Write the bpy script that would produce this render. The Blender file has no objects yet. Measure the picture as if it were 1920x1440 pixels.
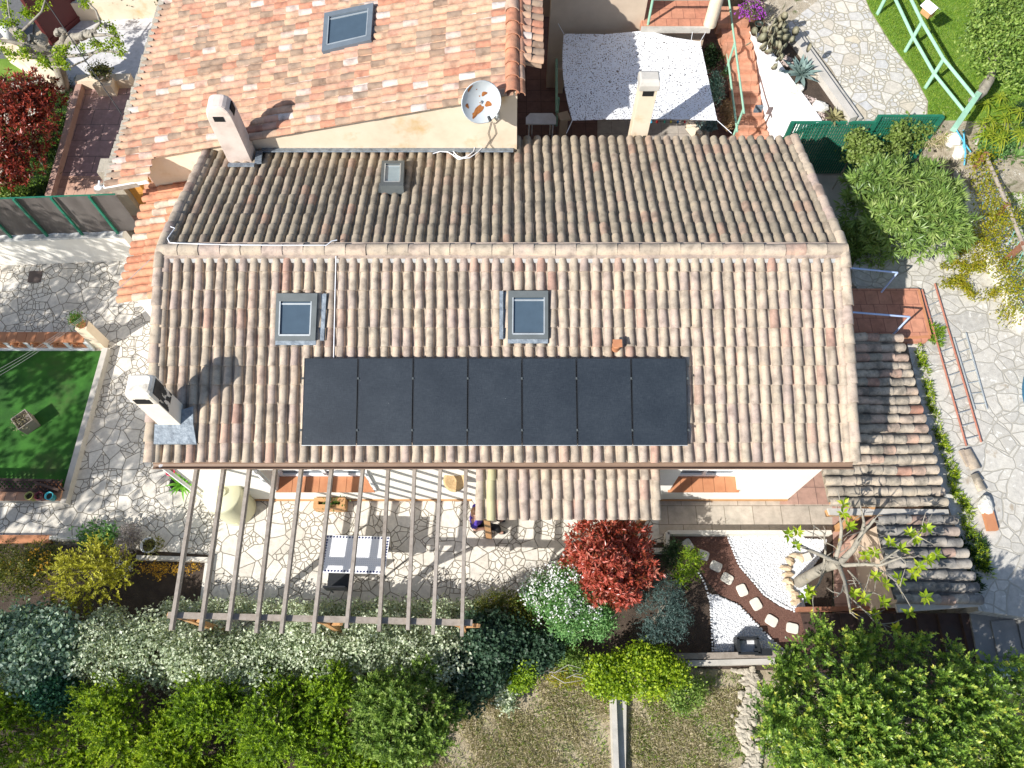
import bpy, math, random
import numpy as np
from mathutils import Vector
R = math.radians
rng = np.random.default_rng(7)
random.seed(7)
sc = bpy.context.scene
col = sc.collection
# ------------------------------------------------------------------ camera, sky, sun
F, TILT, HC = 1470.0, R(24.207), 16.8
cd = bpy.data.cameras.new('camera'); cam = bpy.data.objects.new('camera', cd); col.objects.link(cam)
cam.location = (0, 0, HC); cam.rotation_euler = (TILT, 0, 0)
cd.sensor_fit = 'HORIZONTAL'; cd.sensor_width = 36.0; cd.lens = 36.0*F/1920.0
cd.clip_start = .1; cd.clip_end = 500
sc.camera = cam
SUN = np.array([.82, .69, -.84]); SUN /= np.linalg.norm(SUN)
elev = math.asin(-SUN[2]); azim = math.atan2(-SUN[0], -SUN[1])
w = bpy.data.worlds.new('World'); sc.world = w; w.use_nodes = True
wn = w.node_tree.nodes; sky = wn.new('ShaderNodeTexSky'); sky.sky_type = 'NISHITA'; sky.sun_disc = False
sky.sun_elevation = elev; sky.sun_rotation = azim
wn['Background'].inputs[1].default_value = .10
w.node_tree.links.new(sky.outputs[0], wn['Background'].inputs[0])
sl = bpy.data.lights.new('sun', 'SUN'); sl.energy = 4.6; sl.angle = R(.5); sl.color = (1, .965, .91)
so = bpy.data.objects.new('sun', sl); col.objects.link(so); so.location = (-20, -20, 30)
so.rotation_euler = Vector(SUN).to_track_quat('-Z', 'Y').to_euler()
sc.view_settings.view_transform = 'Standard'; sc.view_settings.look = 'None'
sc.view_settings.exposure = .62; sc.view_settings.gamma = 1
try: sc.view_settings.use_curve_mapping = False
except Exception: pass
# ------------------------------------------------------------------ pixel -> world helpers (where things stand, measured on the photograph)
CT, ST = math.cos(TILT), math.sin(TILT)
CP = np.array([0, 0, HC])
def ray(px, py):
    a = (px-960)/F; b = (720-py)/F
    return np.array([a, b*CT+ST, b*ST-CT])
def W(px, py, z=0.):
    r = ray(px, py); return CP + r*((z-HC)/r[2])
def WY(px, py, Y):
    r = ray(px, py); return CP + r*(Y/r[1])
def WP(px, py, P, N):
    r = ray(px, py); P = np.asarray(P, float); N = np.asarray(N, float)
    return CP + r*(np.dot(P-CP, N)/np.dot(r, N))
def dep(P): return float(P[1]*ST + (HC-P[2])*CT)
def unit(v): v = np.asarray(v, float); return v/np.linalg.norm(v)
def lerp(a, b, t): return np.asarray(a)*(1-t)+np.asarray(b)*t
# ------------------------------------------------------------------ mesh builder
class MB:
    def __init__(s): s.v = []; s.f = []; s.r = []; s.n = 0; s.sm = []
    def add(s, vs, fs, rnd=None, smooth=False):
        vs = np.asarray(vs, float).reshape(-1, 3); s.v.append(vs)
        for k, f in enumerate(fs):
            s.f.append([i+s.n for i in f]); s.r.append(random.random() if rnd is None else rnd); s.sm.append(smooth)
        s.n += len(vs); return s
    def quads(s, V, rnd):     # V: m x 4 x 3
        s.add(V.reshape(-1, 3), [], None); b = s.n-len(V)*4
        s.f += (np.arange(len(V)*4).reshape(-1, 4)+b).tolist(); s.r += list(rnd); s.sm += [False]*len(V); return s
    def poly(s, pts, rnd=.5): return s.add(pts, [range(len(pts))], rnd)
    def box(s, c, sz, rz=0, rnd=None):
        hx, hy, hz = [d/2 for d in sz]; ca, sa = math.cos(rz), math.sin(rz); vs = []
        for z in (-hz, hz):
            for x, y in ((-hx, -hy), (hx, -hy), (hx, hy), (-hx, hy)):
                vs.append((c[0]+x*ca-y*sa, c[1]+x*sa+y*ca, c[2]+z))
        return s.hexa(vs, rnd)
    def hexa(s, vs, rnd=None):
        if rnd is None: rnd = random.random()
        return s.add(vs, [(3, 2, 1, 0), (4, 5, 6, 7), (0, 1, 5, 4), (1, 2, 6, 5), (2, 3, 7, 6), (3, 0, 4, 7)], rnd)
    def slab(s, pts, th, rnd=None):   # polygon pts = top, extruded down by th
        n = len(pts); p = np.asarray(pts, float); q = p-np.array([0, 0, th])
        if rnd is None: rnd = random.random()
        a = sum(p[i][0]*p[(i+1) % n][1]-p[(i+1) % n][0]*p[i][1] for i in range(n))
        if a < 0: p = p[::-1]; q = q[::-1]
        fs = [tuple(range(n)), tuple(range(2*n-1, n-1, -1))] + [(i, i+n, (i+1) % n+n, (i+1) % n) for i in range(n)]
        return s.add(np.vstack([p, q]), fs, rnd)
    def beam(s, a, b, wd, ht, up=(0, 0, 1), rnd=None):
        a = np.asarray(a, float); b = np.asarray(b, float); d = unit(b-a); u = np.asarray(up, float)
        sd = unit(np.cross(d, u)); u = np.cross(sd, d); sd = sd*wd/2; u = u*ht/2
        return s.hexa([a-sd-u, a+sd-u, b+sd-u, b-sd-u, a-sd+u, a+sd+u, b+sd+u, b-sd+u], rnd)
    def tube(s, path, rad, n=8, rnd=.5, caps=True):
        P = [np.asarray(p, float) for p in path]
        if np.isscalar(rad): rad = [rad]*len(P)
        vs = []; u = None
        for i, p in enumerate(P):
            d = unit(P[min(i+1, len(P)-1)]-P[max(i-1, 0)])
            if u is None: u = np.array([0, 0, 1.]) if abs(d[2]) < .9 else np.array([1., 0, 0])
            sd = unit(np.cross(d, u)); u = np.cross(sd, d)
            for k in range(n):
                a = 2*math.pi*k/n; vs.append(p+(sd*math.cos(a)+u*math.sin(a))*rad[i])
        fs = []
        for i in range(len(P)-1):
            for k in range(n): fs.append((i*n+k, i*n+(k+1) % n, (i+1)*n+(k+1) % n, (i+1)*n+k))
        s.add(vs, fs, rnd, True)
        if caps:
            s.add(vs[:n][::-1], [range(n)], rnd); s.add(vs[-n:], [range(n)], rnd)
        return s
    def lathe(s, prof, c, n=20, rnd=.5, ax=None):  # prof: (r, z)
        c = np.asarray(c, float); vs = []
        if ax is None: X, Y, Z = np.eye(3)
        else:
            Z = unit(ax); X = unit(np.cross(Z, [0, 0, 1.]) if abs(Z[2]) < .95 else [1., 0, 0]); Y = np.cross(Z, X)
        for r, z in prof:
            for k in range(n):
                a = 2*math.pi*k/n; vs.append(c+X*r*math.cos(a)+Y*r*math.sin(a)+Z*z)
        fs = [(i*n+k, i*n+(k+1) % n, (i+1)*n+(k+1) % n, (i+1)*n+k) for i in range(len(prof)-1) for k in range(n)]
        return s.add(vs, fs, rnd, True)
    def blob(s, c, rad, seed=0, rough=.15, n=10, rnd=None):
        g = np.random.default_rng(seed); vs = [];
        if rnd is None: rnd = random.random()
        m = n//2+1; ph = g.uniform(0, 6, 6)
        for i in range(m):
            t = math.pi*i/(m-1)
            for k in range(n):
                a = 2*math.pi*k/n
                q = 1+rough*(math.sin(2*a+ph[0])*math.sin(t)+math.sin(3*a+ph[1]+2*t)*math.sin(t)*.6+g.uniform(-.4, .4)*math.sin(t))
                vs.append((c[0]+rad[0]*q*math.sin(t)*math.cos(a), c[1]+rad[1]*q*math.sin(t)*math.sin(a), c[2]+rad[2]*q*math.cos(t)))
        fs = [(i*n+k, (i+1)*n+k, (i+1)*n+(k+1) % n, i*n+(k+1) % n) for i in range(m-1) for k in range(n)]
        return s.add(vs, fs, rnd)
    def build(s, name, mat, parent=None):
        org = np.array(ORG.get(parent.name, (0, 0, 0))) if parent else np.zeros(3)
        V = np.vstack(s.v) if s.v else np.zeros((0, 3))
        me = bpy.data.meshes.new(name)
        if parent is None and len(V):
            org = np.array([(V[:, 0].min()+V[:, 0].max())/2, (V[:, 1].min()+V[:, 1].max())/2, V[:, 2].min()])
        fl = np.array([len(f) for f in s.f], dtype=np.int32); st = np.concatenate([[0], np.cumsum(fl)[:-1]]).astype(np.int32)
        li = np.concatenate([np.asarray(f, dtype=np.int32) for f in s.f])
        me.vertices.add(len(V)); me.vertices.foreach_set('co', (V-org).astype(np.float32).ravel())
        me.loops.add(len(li)); me.loops.foreach_set('vertex_index', li)
        me.polygons.add(len(fl)); me.polygons.foreach_set('loop_start', st)
        me.polygons.foreach_set('use_smooth', np.array(s.sm, dtype=bool))
        at = me.attributes.new('rnd', 'FLOAT', 'FACE'); at.data.foreach_set('value', np.array(s.r, dtype=np.float32))
        me.update(calc_edges=True); me.validate()
        o = bpy.data.objects.new(name, me); col.objects.link(o); me.materials.append(mat)
        if parent is not None: o.parent = parent
        else: o.location = org
        ORG[o.name] = tuple(org); return o
ORG = {}
def tag(o, label=None, cat=None, group=None, kind=None):
    if label: o['label'] = label
    if cat: o['category'] = cat
    if group: o['group'] = group
    if kind: o['kind'] = kind
    return o
def thing(name, label, cat, loc, group=None):
    o = bpy.data.objects.new(name, None); col.objects.link(o); o.location = [float(v) for v in loc]
    ORG[o.name] = tuple(float(v) for v in loc); return tag(o, label, cat, group)
def struct(name, mb, mat): return tag(mb.build(name, mat), kind='structure')
def sheet(name, px, z, mat, kind='structure'):
    return tag(MB().poly(ccw([W(x, y, z) for x, y in px])).build(name, mat), kind=kind)
def ccw(p):
    p = [np.asarray(q) for q in p]
    a = sum(p[i][0]*p[(i+1) % len(p)][1]-p[(i+1) % len(p)][0]*p[i][1] for i in range(len(p)))
    return p if a > 0 else p[::-1]
# ------------------------------------------------------------------ materials
def ntree(name):
    m = bpy.data.materials.new(name); m.use_nodes = True; t = m.node_tree
    return m, t, t.nodes, t.links, t.nodes['Principled BSDF']
def ramp(n, cols, const=False):
    r = n.new('ShaderNodeValToRGB'); e = r.color_ramp.elements
    if const: r.color_ramp.interpolation = 'CONSTANT'
    ps = [c[0] if len(c) == 2 else i/max(len(cols)-1, 1) for i, c in enumerate(cols)]
    cs = [c[1] if len(c) == 2 else c for c in cols]
    e[0].position = ps[0]; e[0].color = (*cs[0], 1); e[1].position = ps[-1]; e[1].color = (*cs[-1], 1)
    for p, c in list(zip(ps, cs))[1:-1]:
        q = e.new(p); q.color = (*c, 1)
    return r
def noise(n, l, scale, detail=4, rough=.6, co=None, vec=None):
    x = n.new('ShaderNodeTexNoise'); x.inputs['Scale'].default_value = scale; x.inputs['Detail'].default_value = detail
    x.inputs['Roughness'].default_value = rough
    if co is None: co = n.new('ShaderNodeNewGeometry').outputs['Position']
    if vec is not None:
        mp = n.new('ShaderNodeMapping'); mp.inputs['Scale'].default_value = vec; l.new(co, mp.inputs[0]); co = mp.outputs[0]
    l.new(co, x.inputs['Vector']); return x
def mixc(n, l, fac, a, b, mode='MIX'):
    m = n.new('ShaderNodeMix'); m.data_type = 'RGBA'; m.blend_type = mode
    for s, v in ((m.inputs[0], fac), (m.inputs[6], a), (m.inputs[7], b)):
        if hasattr(v, 'is_linked') or hasattr(v, 'links'): l.new(v, s)
        elif isinstance(v, tuple): s.default_value = (*v, 1)
        else: s.default_value = v
    return m.outputs[2]
def mth(n, l, op, a, b=None, c=None):
    m = n.new('ShaderNodeMath'); m.operation = op
    for i, v in enumerate((a, b, c)):
        if v is None: continue
        if hasattr(v, 'links'): l.new(v, m.inputs[i])
        else: m.inputs[i].default_value = v
    return m.outputs[0]
def bump(n, l, bs, h, strength=.3, dist=.02):
    b = n.new('ShaderNodeBump'); b.inputs['Strength'].default_value = strength; b.inputs['Distance'].default_value = dist
    l.new(h, b.inputs['Height']); l.new(b.outputs[0], bs.inputs['Normal'])
def M(name, cols, rough=.8, ns=6, det=5, bmp=.2, bscale=40, rnd=0., metal=0., spec=.4, spots=None, stretch=None, bd=.01):
    """noise-coloured surface; rnd = share of the per-face random value in the colour"""
    m, t, n, l, b = ntree(name)
    nz = noise(n, l, ns, det, vec=stretch); fac = nz.outputs[0]
    fac = mth(n, l, 'MULTIPLY_ADD', fac, 2.2, -.6)
    if rnd:
        a = n.new('ShaderNodeAttribute'); a.attribute_name = 'rnd'
        fac = mth(n, l, 'ADD', mth(n, l, 'MULTIPLY', a.outputs['Fac'], rnd), mth(n, l, 'MULTIPLY', fac, 1-rnd))
    r = ramp(n, cols); l.new(fac, r.inputs[0]); c = r.outputs[0]
    if spots:
        for scol, sscale, lo, hi in spots:
            sp = noise(n, l, sscale, 5, .65); mr = n.new('ShaderNodeMapRange'); mr.inputs[1].default_value = lo; mr.inputs[2].default_value = hi
            l.new(sp.outputs[0], mr.inputs[0]); c = mixc(n, l, mr.outputs[0], c, scol)
    l.new(c, b.inputs['Base Color'])
    b.inputs['Roughness'].default_value = rough; b.inputs['Metallic'].default_value = metal; b.inputs['Specular IOR Level'].default_value = spec
    if bmp: bump(n, l, b, noise(n, l, bscale, 6).outputs[0], bmp, bd)
    return m
def plain(name, c, rough=.6, metal=0., spec=.4, var=.12):
    d = tuple(max(0, v*(1-var)) for v in c); u = tuple(min(1, v*(1+var)) for v in c)
    return M(name, [d, c, u], rough, 5, 5, .08, 60, metal=metal, spec=spec)
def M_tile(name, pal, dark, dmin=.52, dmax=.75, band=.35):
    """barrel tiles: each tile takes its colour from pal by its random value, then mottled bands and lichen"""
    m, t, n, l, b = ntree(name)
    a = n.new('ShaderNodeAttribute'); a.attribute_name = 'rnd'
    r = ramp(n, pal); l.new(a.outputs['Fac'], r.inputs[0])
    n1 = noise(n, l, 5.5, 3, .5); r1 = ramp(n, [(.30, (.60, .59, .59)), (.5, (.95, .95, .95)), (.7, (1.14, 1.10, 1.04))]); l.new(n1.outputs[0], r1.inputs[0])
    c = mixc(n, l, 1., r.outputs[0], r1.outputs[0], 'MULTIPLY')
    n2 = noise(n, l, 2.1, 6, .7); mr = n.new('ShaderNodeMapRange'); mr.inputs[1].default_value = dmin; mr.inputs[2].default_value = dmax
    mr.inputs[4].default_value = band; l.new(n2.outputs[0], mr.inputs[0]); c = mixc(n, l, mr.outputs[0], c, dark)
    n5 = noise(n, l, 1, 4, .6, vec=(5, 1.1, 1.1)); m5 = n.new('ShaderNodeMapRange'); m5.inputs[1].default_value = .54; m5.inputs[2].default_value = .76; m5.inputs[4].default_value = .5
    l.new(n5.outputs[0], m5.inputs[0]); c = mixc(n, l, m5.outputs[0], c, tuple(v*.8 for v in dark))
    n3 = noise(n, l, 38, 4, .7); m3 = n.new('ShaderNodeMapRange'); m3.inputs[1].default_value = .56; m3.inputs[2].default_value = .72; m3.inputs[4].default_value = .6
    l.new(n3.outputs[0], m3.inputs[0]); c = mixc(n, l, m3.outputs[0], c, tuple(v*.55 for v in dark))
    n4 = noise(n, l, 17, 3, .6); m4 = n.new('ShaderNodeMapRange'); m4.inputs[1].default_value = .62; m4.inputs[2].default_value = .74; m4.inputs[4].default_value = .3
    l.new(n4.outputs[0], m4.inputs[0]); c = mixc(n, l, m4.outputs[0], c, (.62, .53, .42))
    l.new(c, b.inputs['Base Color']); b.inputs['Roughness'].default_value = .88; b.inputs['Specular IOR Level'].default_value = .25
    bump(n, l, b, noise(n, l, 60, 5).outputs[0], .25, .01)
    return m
def M_leaf(name, cols, trans=.35, rough=.45, spec=.35):
    m, t, n, l, b = ntree(name)
    a = n.new('ShaderNodeAttribute'); a.attribute_name = 'rnd'
    r = ramp(n, cols); l.new(a.outputs['Fac'], r.inputs[0])
    l.new(r.outputs[0], b.inputs['Base Color']); b.inputs['Roughness'].default_value = rough; b.inputs['Specular IOR Level'].default_value = spec
    tr = n.new('ShaderNodeBsdfTranslucent'); l.new(mixc(n, l, 1., r.outputs[0], (1.25, 1.3, .6), 'MULTIPLY'), tr.inputs[0])
    mx = n.new('ShaderNodeMixShader'); mx.inputs[0].default_value = trans
    l.new(b.outputs[0], mx.inputs[1]); l.new(tr.outputs[0], mx.inputs[2]); l.new(mx.outputs[0], n['Material Output'].inputs[0])
    return m
def M_paving(name, stones, joint, scale=1.6, jw=.045, rough=.75, warp=.25, dirt=None, aspect=None, specks=None):
    """crazy paving: voronoi stones with mortar joints"""
    m, t, n, l, b = ntree(name)
    pos = n.new('ShaderNodeNewGeometry').outputs['Position']
    nz = n.new('ShaderNodeTexNoise'); nz.inputs['Scale'].default_value = 1.1; nz.inputs['Detail'].default_value = 2; l.new(pos, nz.inputs['Vector'])
    va = n.new('ShaderNodeVectorMath'); va.operation = 'MULTIPLY_ADD'; va.inputs[1].default_value = (warp, warp, 0)
    l.new(nz.outputs['Color'], va.inputs[0]); l.new(pos, va.inputs[2]); v = va.outputs[0]
    mp = n.new('ShaderNodeMapping'); mp.inputs['Scale'].default_value = aspect or (1, 1, 0); l.new(v, mp.inputs[0]); v = mp.outputs[0]
    def vor(sc_, feat):
        x = n.new('ShaderNodeTexVoronoi'); x.voronoi_dimensions = '2D'; x.feature = feat; x.inputs['Scale'].default_value = sc_
        x.inputs['Randomness'].default_value = 1.; l.new(v, x.inputs['Vector']); return x
    e1 = vor(scale, 'DISTANCE_TO_EDGE'); c1 = vor(scale, 'F1'); e2 = vor(scale*2.1, 'DISTANCE_TO_EDGE'); c2 = vor(scale*2.1, 'F1')
    sep = n.new('ShaderNodeSeparateColor'); l.new(c1.outputs['Color'], sep.inputs[0])
    small = mth(n, l, 'GREATER_THAN', sep.outputs[2], .55)
    d2 = mth(n, l, 'MULTIPLY', e2.outputs['Distance'], .5); dmin = mth(n, l, 'MINIMUM', e1.outputs['Distance'], mth(n, l, 'ADD', d2, mth(n, l, 'MULTIPLY', mth(n, l, 'SUBTRACT', 1., small), 9.)))
    s2 = n.new('ShaderNodeSeparateColor'); l.new(c2.outputs['Color'], s2.inputs[0])
    rv = mth(n, l, 'ADD', mth(n, l, 'MULTIPLY', s2.outputs[0], mth(n, l, 'MULTIPLY', small, .6)), mth(n, l, 'MULTIPLY', sep.outputs[0], mth(n, l, 'SUBTRACT', 1., mth(n, l, 'MULTIPLY', small, .6))))
    r = ramp(n, stones); l.new(rv, r.inputs[0])
    g = noise(n, l, 9, 6, .65); rg = ramp(n, [(.3, (.78, .77, .76)), (.6, (1.05, 1.04, 1.02))]); l.new(g.outputs[0], rg.inputs[0])
    c = mixc(n, l, 1., r.outputs[0], rg.outputs[0], 'MULTIPLY')
    if dirt:
        dn = noise(n, l, .9, 6, .7); mr = n.new('ShaderNodeMapRange'); mr.inputs[1].default_value = .5; mr.inputs[2].default_value = .72; mr.inputs[4].default_value = .75
        l.new(dn.outputs[0], mr.inputs[0]); c = mixc(n, l, mr.outputs[0], c, dirt)
    if specks:
        for ss, lo in ((7, .62), (3.3, .64)):
            dn = noise(n, l, ss, 4, .6); mr = n.new('ShaderNodeMapRange'); mr.inputs[1].default_value = lo; mr.inputs[2].default_value = lo+.04; mr.inputs[4].default_value = .8
            l.new(dn.outputs[0], mr.inputs[0]); c = mixc(n, l, mr.outputs[0], c, specks)
        dn = noise(n, l, 1.7, 5, .7); mr = n.new('ShaderNodeMapRange'); mr.inputs[1].default_value = .6; mr.inputs[2].default_value = .68; mr.inputs[4].default_value = .6
        l.new(dn.outputs[0], mr.inputs[0]); c = mixc(n, l, mr.outputs[0], c, (.27, .20, .12))
    je = mth(n, l, 'ADD', dmin, mth(n, l, 'MULTIPLY', mth(n, l, 'SUBTRACT', noise(n, l, 14, 3).outputs[0], .5), .02))
    mj = n.new('ShaderNodeMapRange'); mj.inputs[1].default_value = jw*.55; mj.inputs[2].default_value = jw; l.new(je, mj.inputs[0])
    c = mixc(n, l, mj.outputs[0], joint, c); l.new(c, b.inputs['Base Color'])
    b.inputs['Roughness'].default_value = rough; b.inputs['Specular IOR Level'].default_value = .3
    h = mth(n, l, 'ADD', mth(n, l, 'MULTIPLY', mj.outputs[0], 1.), mth(n, l, 'MULTIPLY', noise(n, l, 30, 5).outputs[0], .5)); bump(n, l, b, h, .5, .015)
    return m
def M_brick(name, c1, c2, mortar, bw, bh, ms=.012, rough=.75, off=.5, rot=0, dirt=None):
    m, t, n, l, b = ntree(name)
    mp = n.new('ShaderNodeMapping'); mp.inputs['Rotation'].default_value = (0, 0, rot); l.new(n.new('ShaderNodeNewGeometry').outputs['Position'], mp.inputs[0])
    x = n.new('ShaderNodeTexBrick'); x.inputs['Scale'].default_value = 1; x.inputs['Brick Width'].default_value = bw; x.inputs['Row Height'].default_value = bh
    x.inputs['Mortar Size'].default_value = ms; x.offset = off; x.inputs['Color1'].default_value = (*c1, 1); x.inputs['Color2'].default_value = (*c2, 1); x.inputs['Mortar'].default_value = (*mortar, 1)
    l.new(mp.outputs[0], x.inputs['Vector'])
    g = noise(n, l, 6, 6, .65); rg = ramp(n, [(.3, (.75, .74, .73)), (.65, (1.08, 1.06, 1.05))]); l.new(g.outputs[0], rg.inputs[0])
    c = mixc(n, l, 1., x.outputs[0], rg.outputs[0], 'MULTIPLY')
    if dirt:
        dn = noise(n, l, 1.2, 6, .7); mr = n.new('ShaderNodeMapRange'); mr.inputs[1].default_value = .5; mr.inputs[2].default_value = .75; mr.inputs[4].default_value = .6
        l.new(dn.outputs[0], mr.inputs[0]); c = mixc(n, l, mr.outputs[0], c, dirt)
    l.new(c, b.inputs['Base Color']); b.inputs['Roughness'].default_value = rough; b.inputs['Specular IOR Level'].default_value = .3
    bump(n, l, b, mth(n, l, 'MULTIPLY_ADD', x.outputs['Fac'], -1., noise(n, l, 40, 4).outputs[0]), .2, .01)
    return m
def M_holes(name, c, scale, thr, rough=.7, stretch=(1, 1, 1)):
    """cut-out netting: noise-shaped holes"""
    m, t, n, l, b = ntree(name)
    b.inputs['Base Color'].default_value = (*c, 1); b.inputs['Roughness'].default_value = rough
    nz = noise(n, l, scale, 2, .5, vec=stretch); f = mth(n, l, 'GREATER_THAN', nz.outputs[0], thr)
    l.new(f, b.inputs['Alpha']); return m

PALE = [(.30, .20, .135), (.50, .36, .25), (.58, .44, .29), (.52, .41, .29), (.60, .47, .34), (.47, .33, .25), (.60, .48, .31), (.50, .27, .18), (.55, .40, .31)]
m_tile = M_tile('weathered_barrel_tile', [(.0, (.37, .305, .24)), (.16, (.46, .385, .295)), (.38, (.50, .415, .32)), (.56, (.47, .38, .31)), (.74, (.43, .335, .285)), (.84, (.50, .415, .31)), (.94, (.48, .37, .29)), (.98, (.46, .31, .24)), (1, (.42, .26, .20))], (.20, .175, .15), .5, .78, .5)
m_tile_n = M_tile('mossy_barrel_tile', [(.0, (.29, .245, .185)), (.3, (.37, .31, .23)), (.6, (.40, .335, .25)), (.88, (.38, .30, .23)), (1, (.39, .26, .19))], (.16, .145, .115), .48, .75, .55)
m_tile_g = M_tile('lichen_barrel_tile', [(.0, (.38, .33, .26)), (.35, (.50, .43, .34)), (.7, (.55, .46, .36)), (.92, (.50, .34, .26)), (1, (.46, .22, .15))], (.13, .12, .10), .47, .62, .85)
m_tile_o = M_tile('terracotta_tile', [(.0, (.30, .20, .14)), (.16, (.36, .27, .20)), (.22, (.55, .35, .23)), (.5, (.58, .38, .26)), (.68, (.54, .31, .21)), (.78, (.49, .22, .14)), (.9, (.56, .34, .25)), (.95, (.58, .46, .40)), (1, (.64, .57, .52))], (.36, .25, .19), .5, .8, .3)
m_tile_o2 = M_tile('orange_tile', [(.0, (.58, .30, .18)), (.5, (.60, .28, .17)), (.85, (.52, .22, .13)), (.95, (.60, .45, .34)), (1, (.62, .52, .42))], (.36, .24, .16), .55, .8, .4)
m_mortar = M('mortar', [(.30, .25, .19), (.42, .36, .28)], .9, 8)
m_white = M('white_render', [(.78, .74, .66), (.84, .81, .74)], .9, 3, 5, .15, 90)
m_cream = M('cream_render', [(.62, .51, .37), (.72, .60, .45), (.76, .64, .50)], .9, 1.6, 6, .2, 90, spots=[((.55, .36, .15), 1.1, .55, .75)])
m_beige = M('beige_render', [(.46, .36, .27), (.56, .45, .34)], .9, 2, 6, .2, 90)
m_whitepaint = M('white_paint', [(.80, .80, .80), (.86, .86, .86)], .8, 2, 4, .1, 60)
m_chim = M('chimney_render', [(.52, .42, .36), (.66, .55, .48), (.72, .62, .55)], .9, 3, 6, .25, 60)
m_chimw = M('white_chimney_render', [(.70, .64, .54), (.80, .74, .65)], .9, 3, 6, .2, 60, spots=[((.25, .22, .17), 2.2, .6, .78)])
m_black = plain('soot_black', (.008, .008, .008), .9)
m_soot = M('sooted_render', [(.03, .028, .025), (.10, .09, .08)], .95, 7, 5)
m_zinc = M('zinc_flashing', [(.11, .13, .155), (.20, .235, .27), (.31, .35, .385)], .6, 9, 6, .6, 14, metal=.2, bd=.03)
m_frame = plain('grey_aluminium', (.13, .145, .145), .5, .3)
m_framel = plain('light_aluminium', (.55, .58, .58), .4, .6)
m_glass = plain('dark_glass', (.06, .09, .12), .06, 0, .7, .08)
m_gutter = plain('brown_gutter', (.22, .145, .10), .55)
m_pv = None
def _pv():
    m, t, n, l, b = ntree('solar_cells')
    pos = n.new('ShaderNodeNewGeometry').outputs['Position']
    a = noise(n, l, 1, 3, .7, co=pos, vec=(260, 14, 14)); c = noise(n, l, 1, 3, .7, co=pos, vec=(9, 240, 240)); d = noise(n, l, 1.6, 5, .6)
    f = mth(n, l, 'ADD', mth(n, l, 'ADD', mth(n, l, 'MULTIPLY', a.outputs[0], .5), mth(n, l, 'MULTIPLY', c.outputs[0], .5)), mth(n, l, 'MULTIPLY', d.outputs[0], .25))
    r = ramp(n, [(.40, (.008, .012, .018)), (.62, (.021, .028, .037)), (.8, (.045, .055, .066))]); l.new(f, r.inputs[0])
    sp = noise(n, l, 22, 1, .4); mr = n.new('ShaderNodeMapRange'); mr.inputs[1].default_value = .83; mr.inputs[2].default_value = .86; l.new(sp.outputs[0], mr.inputs[0])
    l.new(mixc(n, l, mr.outputs[0], r.outputs[0], (.22, .23, .23)), b.inputs['Base Color'])
    b.inputs['Roughness'].default_value = .38; b.inputs['Specular IOR Level'].default_value = .4
    return m
m_pv = _pv()
m_pvframe = plain('black_panel_frame', (.025, .028, .032), .4, .3)
m_wood = M('grey_wood', [(.20, .165, .13), (.32, .275, .23), (.40, .35, .30)], .85, 10, 5, .3, 40, rnd=.35)
m_wood_r = M('red_brown_wood', [(.20, .085, .05), (.33, .16, .10)], .75, 8, 5, .25, 30, rnd=.3)
m_wood_d = M('dark_wood', [(.035, .022, .018), (.075, .045, .035), (.06, .05, .045)], .8, 5, 6, .3, 30, rnd=.4)
m_wood_o = M('varnished_wood', [(.42, .22, .09), (.56, .32, .15)], .6, 6, 5, .15, 40, rnd=.3)
m_terra = M('terracotta', [(.42, .17, .08), (.52, .24, .12)], .8, 6, 5, .15, 50, rnd=.3)
m_green = plain('green_steel', (.02, .16, .10), .45)
m_green_d = plain('dark_green_steel', (.018, .15, .095), .45)
m_mint = plain('mint_painted_steel', (.30, .52, .38), .5)
m_whitem = plain('white_steel', (.72, .76, .82), .4)
m_bluew = plain('pale_blue_steel', (.45, .56, .80), .4)
m_plw = plain('white_plastic', (.78, .79, .80), .45)
m_plb = plain('black_plastic', (.02, .022, .025), .5)
m_cable = plain('black_cable', (.03, .03, .03), .6)
m_cablew = plain('white_cable', (.80, .82, .86), .5)
m_patio = M_paving('crazy_paving', [(.60, .56, .49), (.68, .64, .57), (.74, .70, .62), (.69, .66, .60), (.61, .57, .50)], (.215, .19, .15), 3.25, .036, dirt=(.50, .46, .39), warp=.15)
m_pathu = M_paving('pale_stone_path', [(.52, .46, .36), (.56, .55, .53), (.64, .60, .52), (.50, .50, .50), (.60, .53, .41)], (.36, .33, .26), 3.3, .06, warp=.15)
m_pavr = M_paving('worn_stone_paving', [(.42, .405, .37), (.50, .48, .435), (.57, .545, .49), (.46, .445, .41)], (.38, .355, .30), 1.7, .03, dirt=(.54, .51, .44), warp=.5, specks=(.68, .66, .60))
m_turf = M('artificial_turf', [(.012, .055, .006), (.026, .115, .009), (.05, .19, .018)], .85, 1.3, 7, .6, 160, spots=[((.06, .10, .025), .8, .58, .75)])
m_soil = M('dark_soil', [(.045, .032, .024), (.09, .065, .048)], .95, 5, 7, .6, 40, bd=.03)
m_mulch = M('red_mulch', [(.07, .035, .026), (.15, .075, .055), (.22, .12, .09)], .95, 60, 5, .8, 70, bd=.02)
m_dry = M('dry_ground', [(.22, .18, .12), (.36, .30, .20), (.45, .38, .27), (.34, .30, .17)], .95, 6, 9, .8, 60, spots=[((.13, .155, .05), 1.3, .56, .74), ((.10, .075, .05), 5, .6, .72)], bd=.03)
m_lawn = M('lawn_ground', [(.08, .15, .015), (.13, .23, .025), (.18, .26, .05)], .9, 3, 7, .5, 90)
m_earth = M('bare_ground', [(.24, .20, .145), (.38, .33, .25), (.46, .41, .33)], .95, 6, 9, .8, 30, spots=[((.58, .54, .46), 7, .6, .66), ((.10, .12, .04), 2.6, .58, .68)], bd=.03)
m_conc = M('concrete', [(.36, .34, .30), (.48, .45, .40), (.54, .50, .45)], .9, 3, 7, .3, 40)
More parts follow.
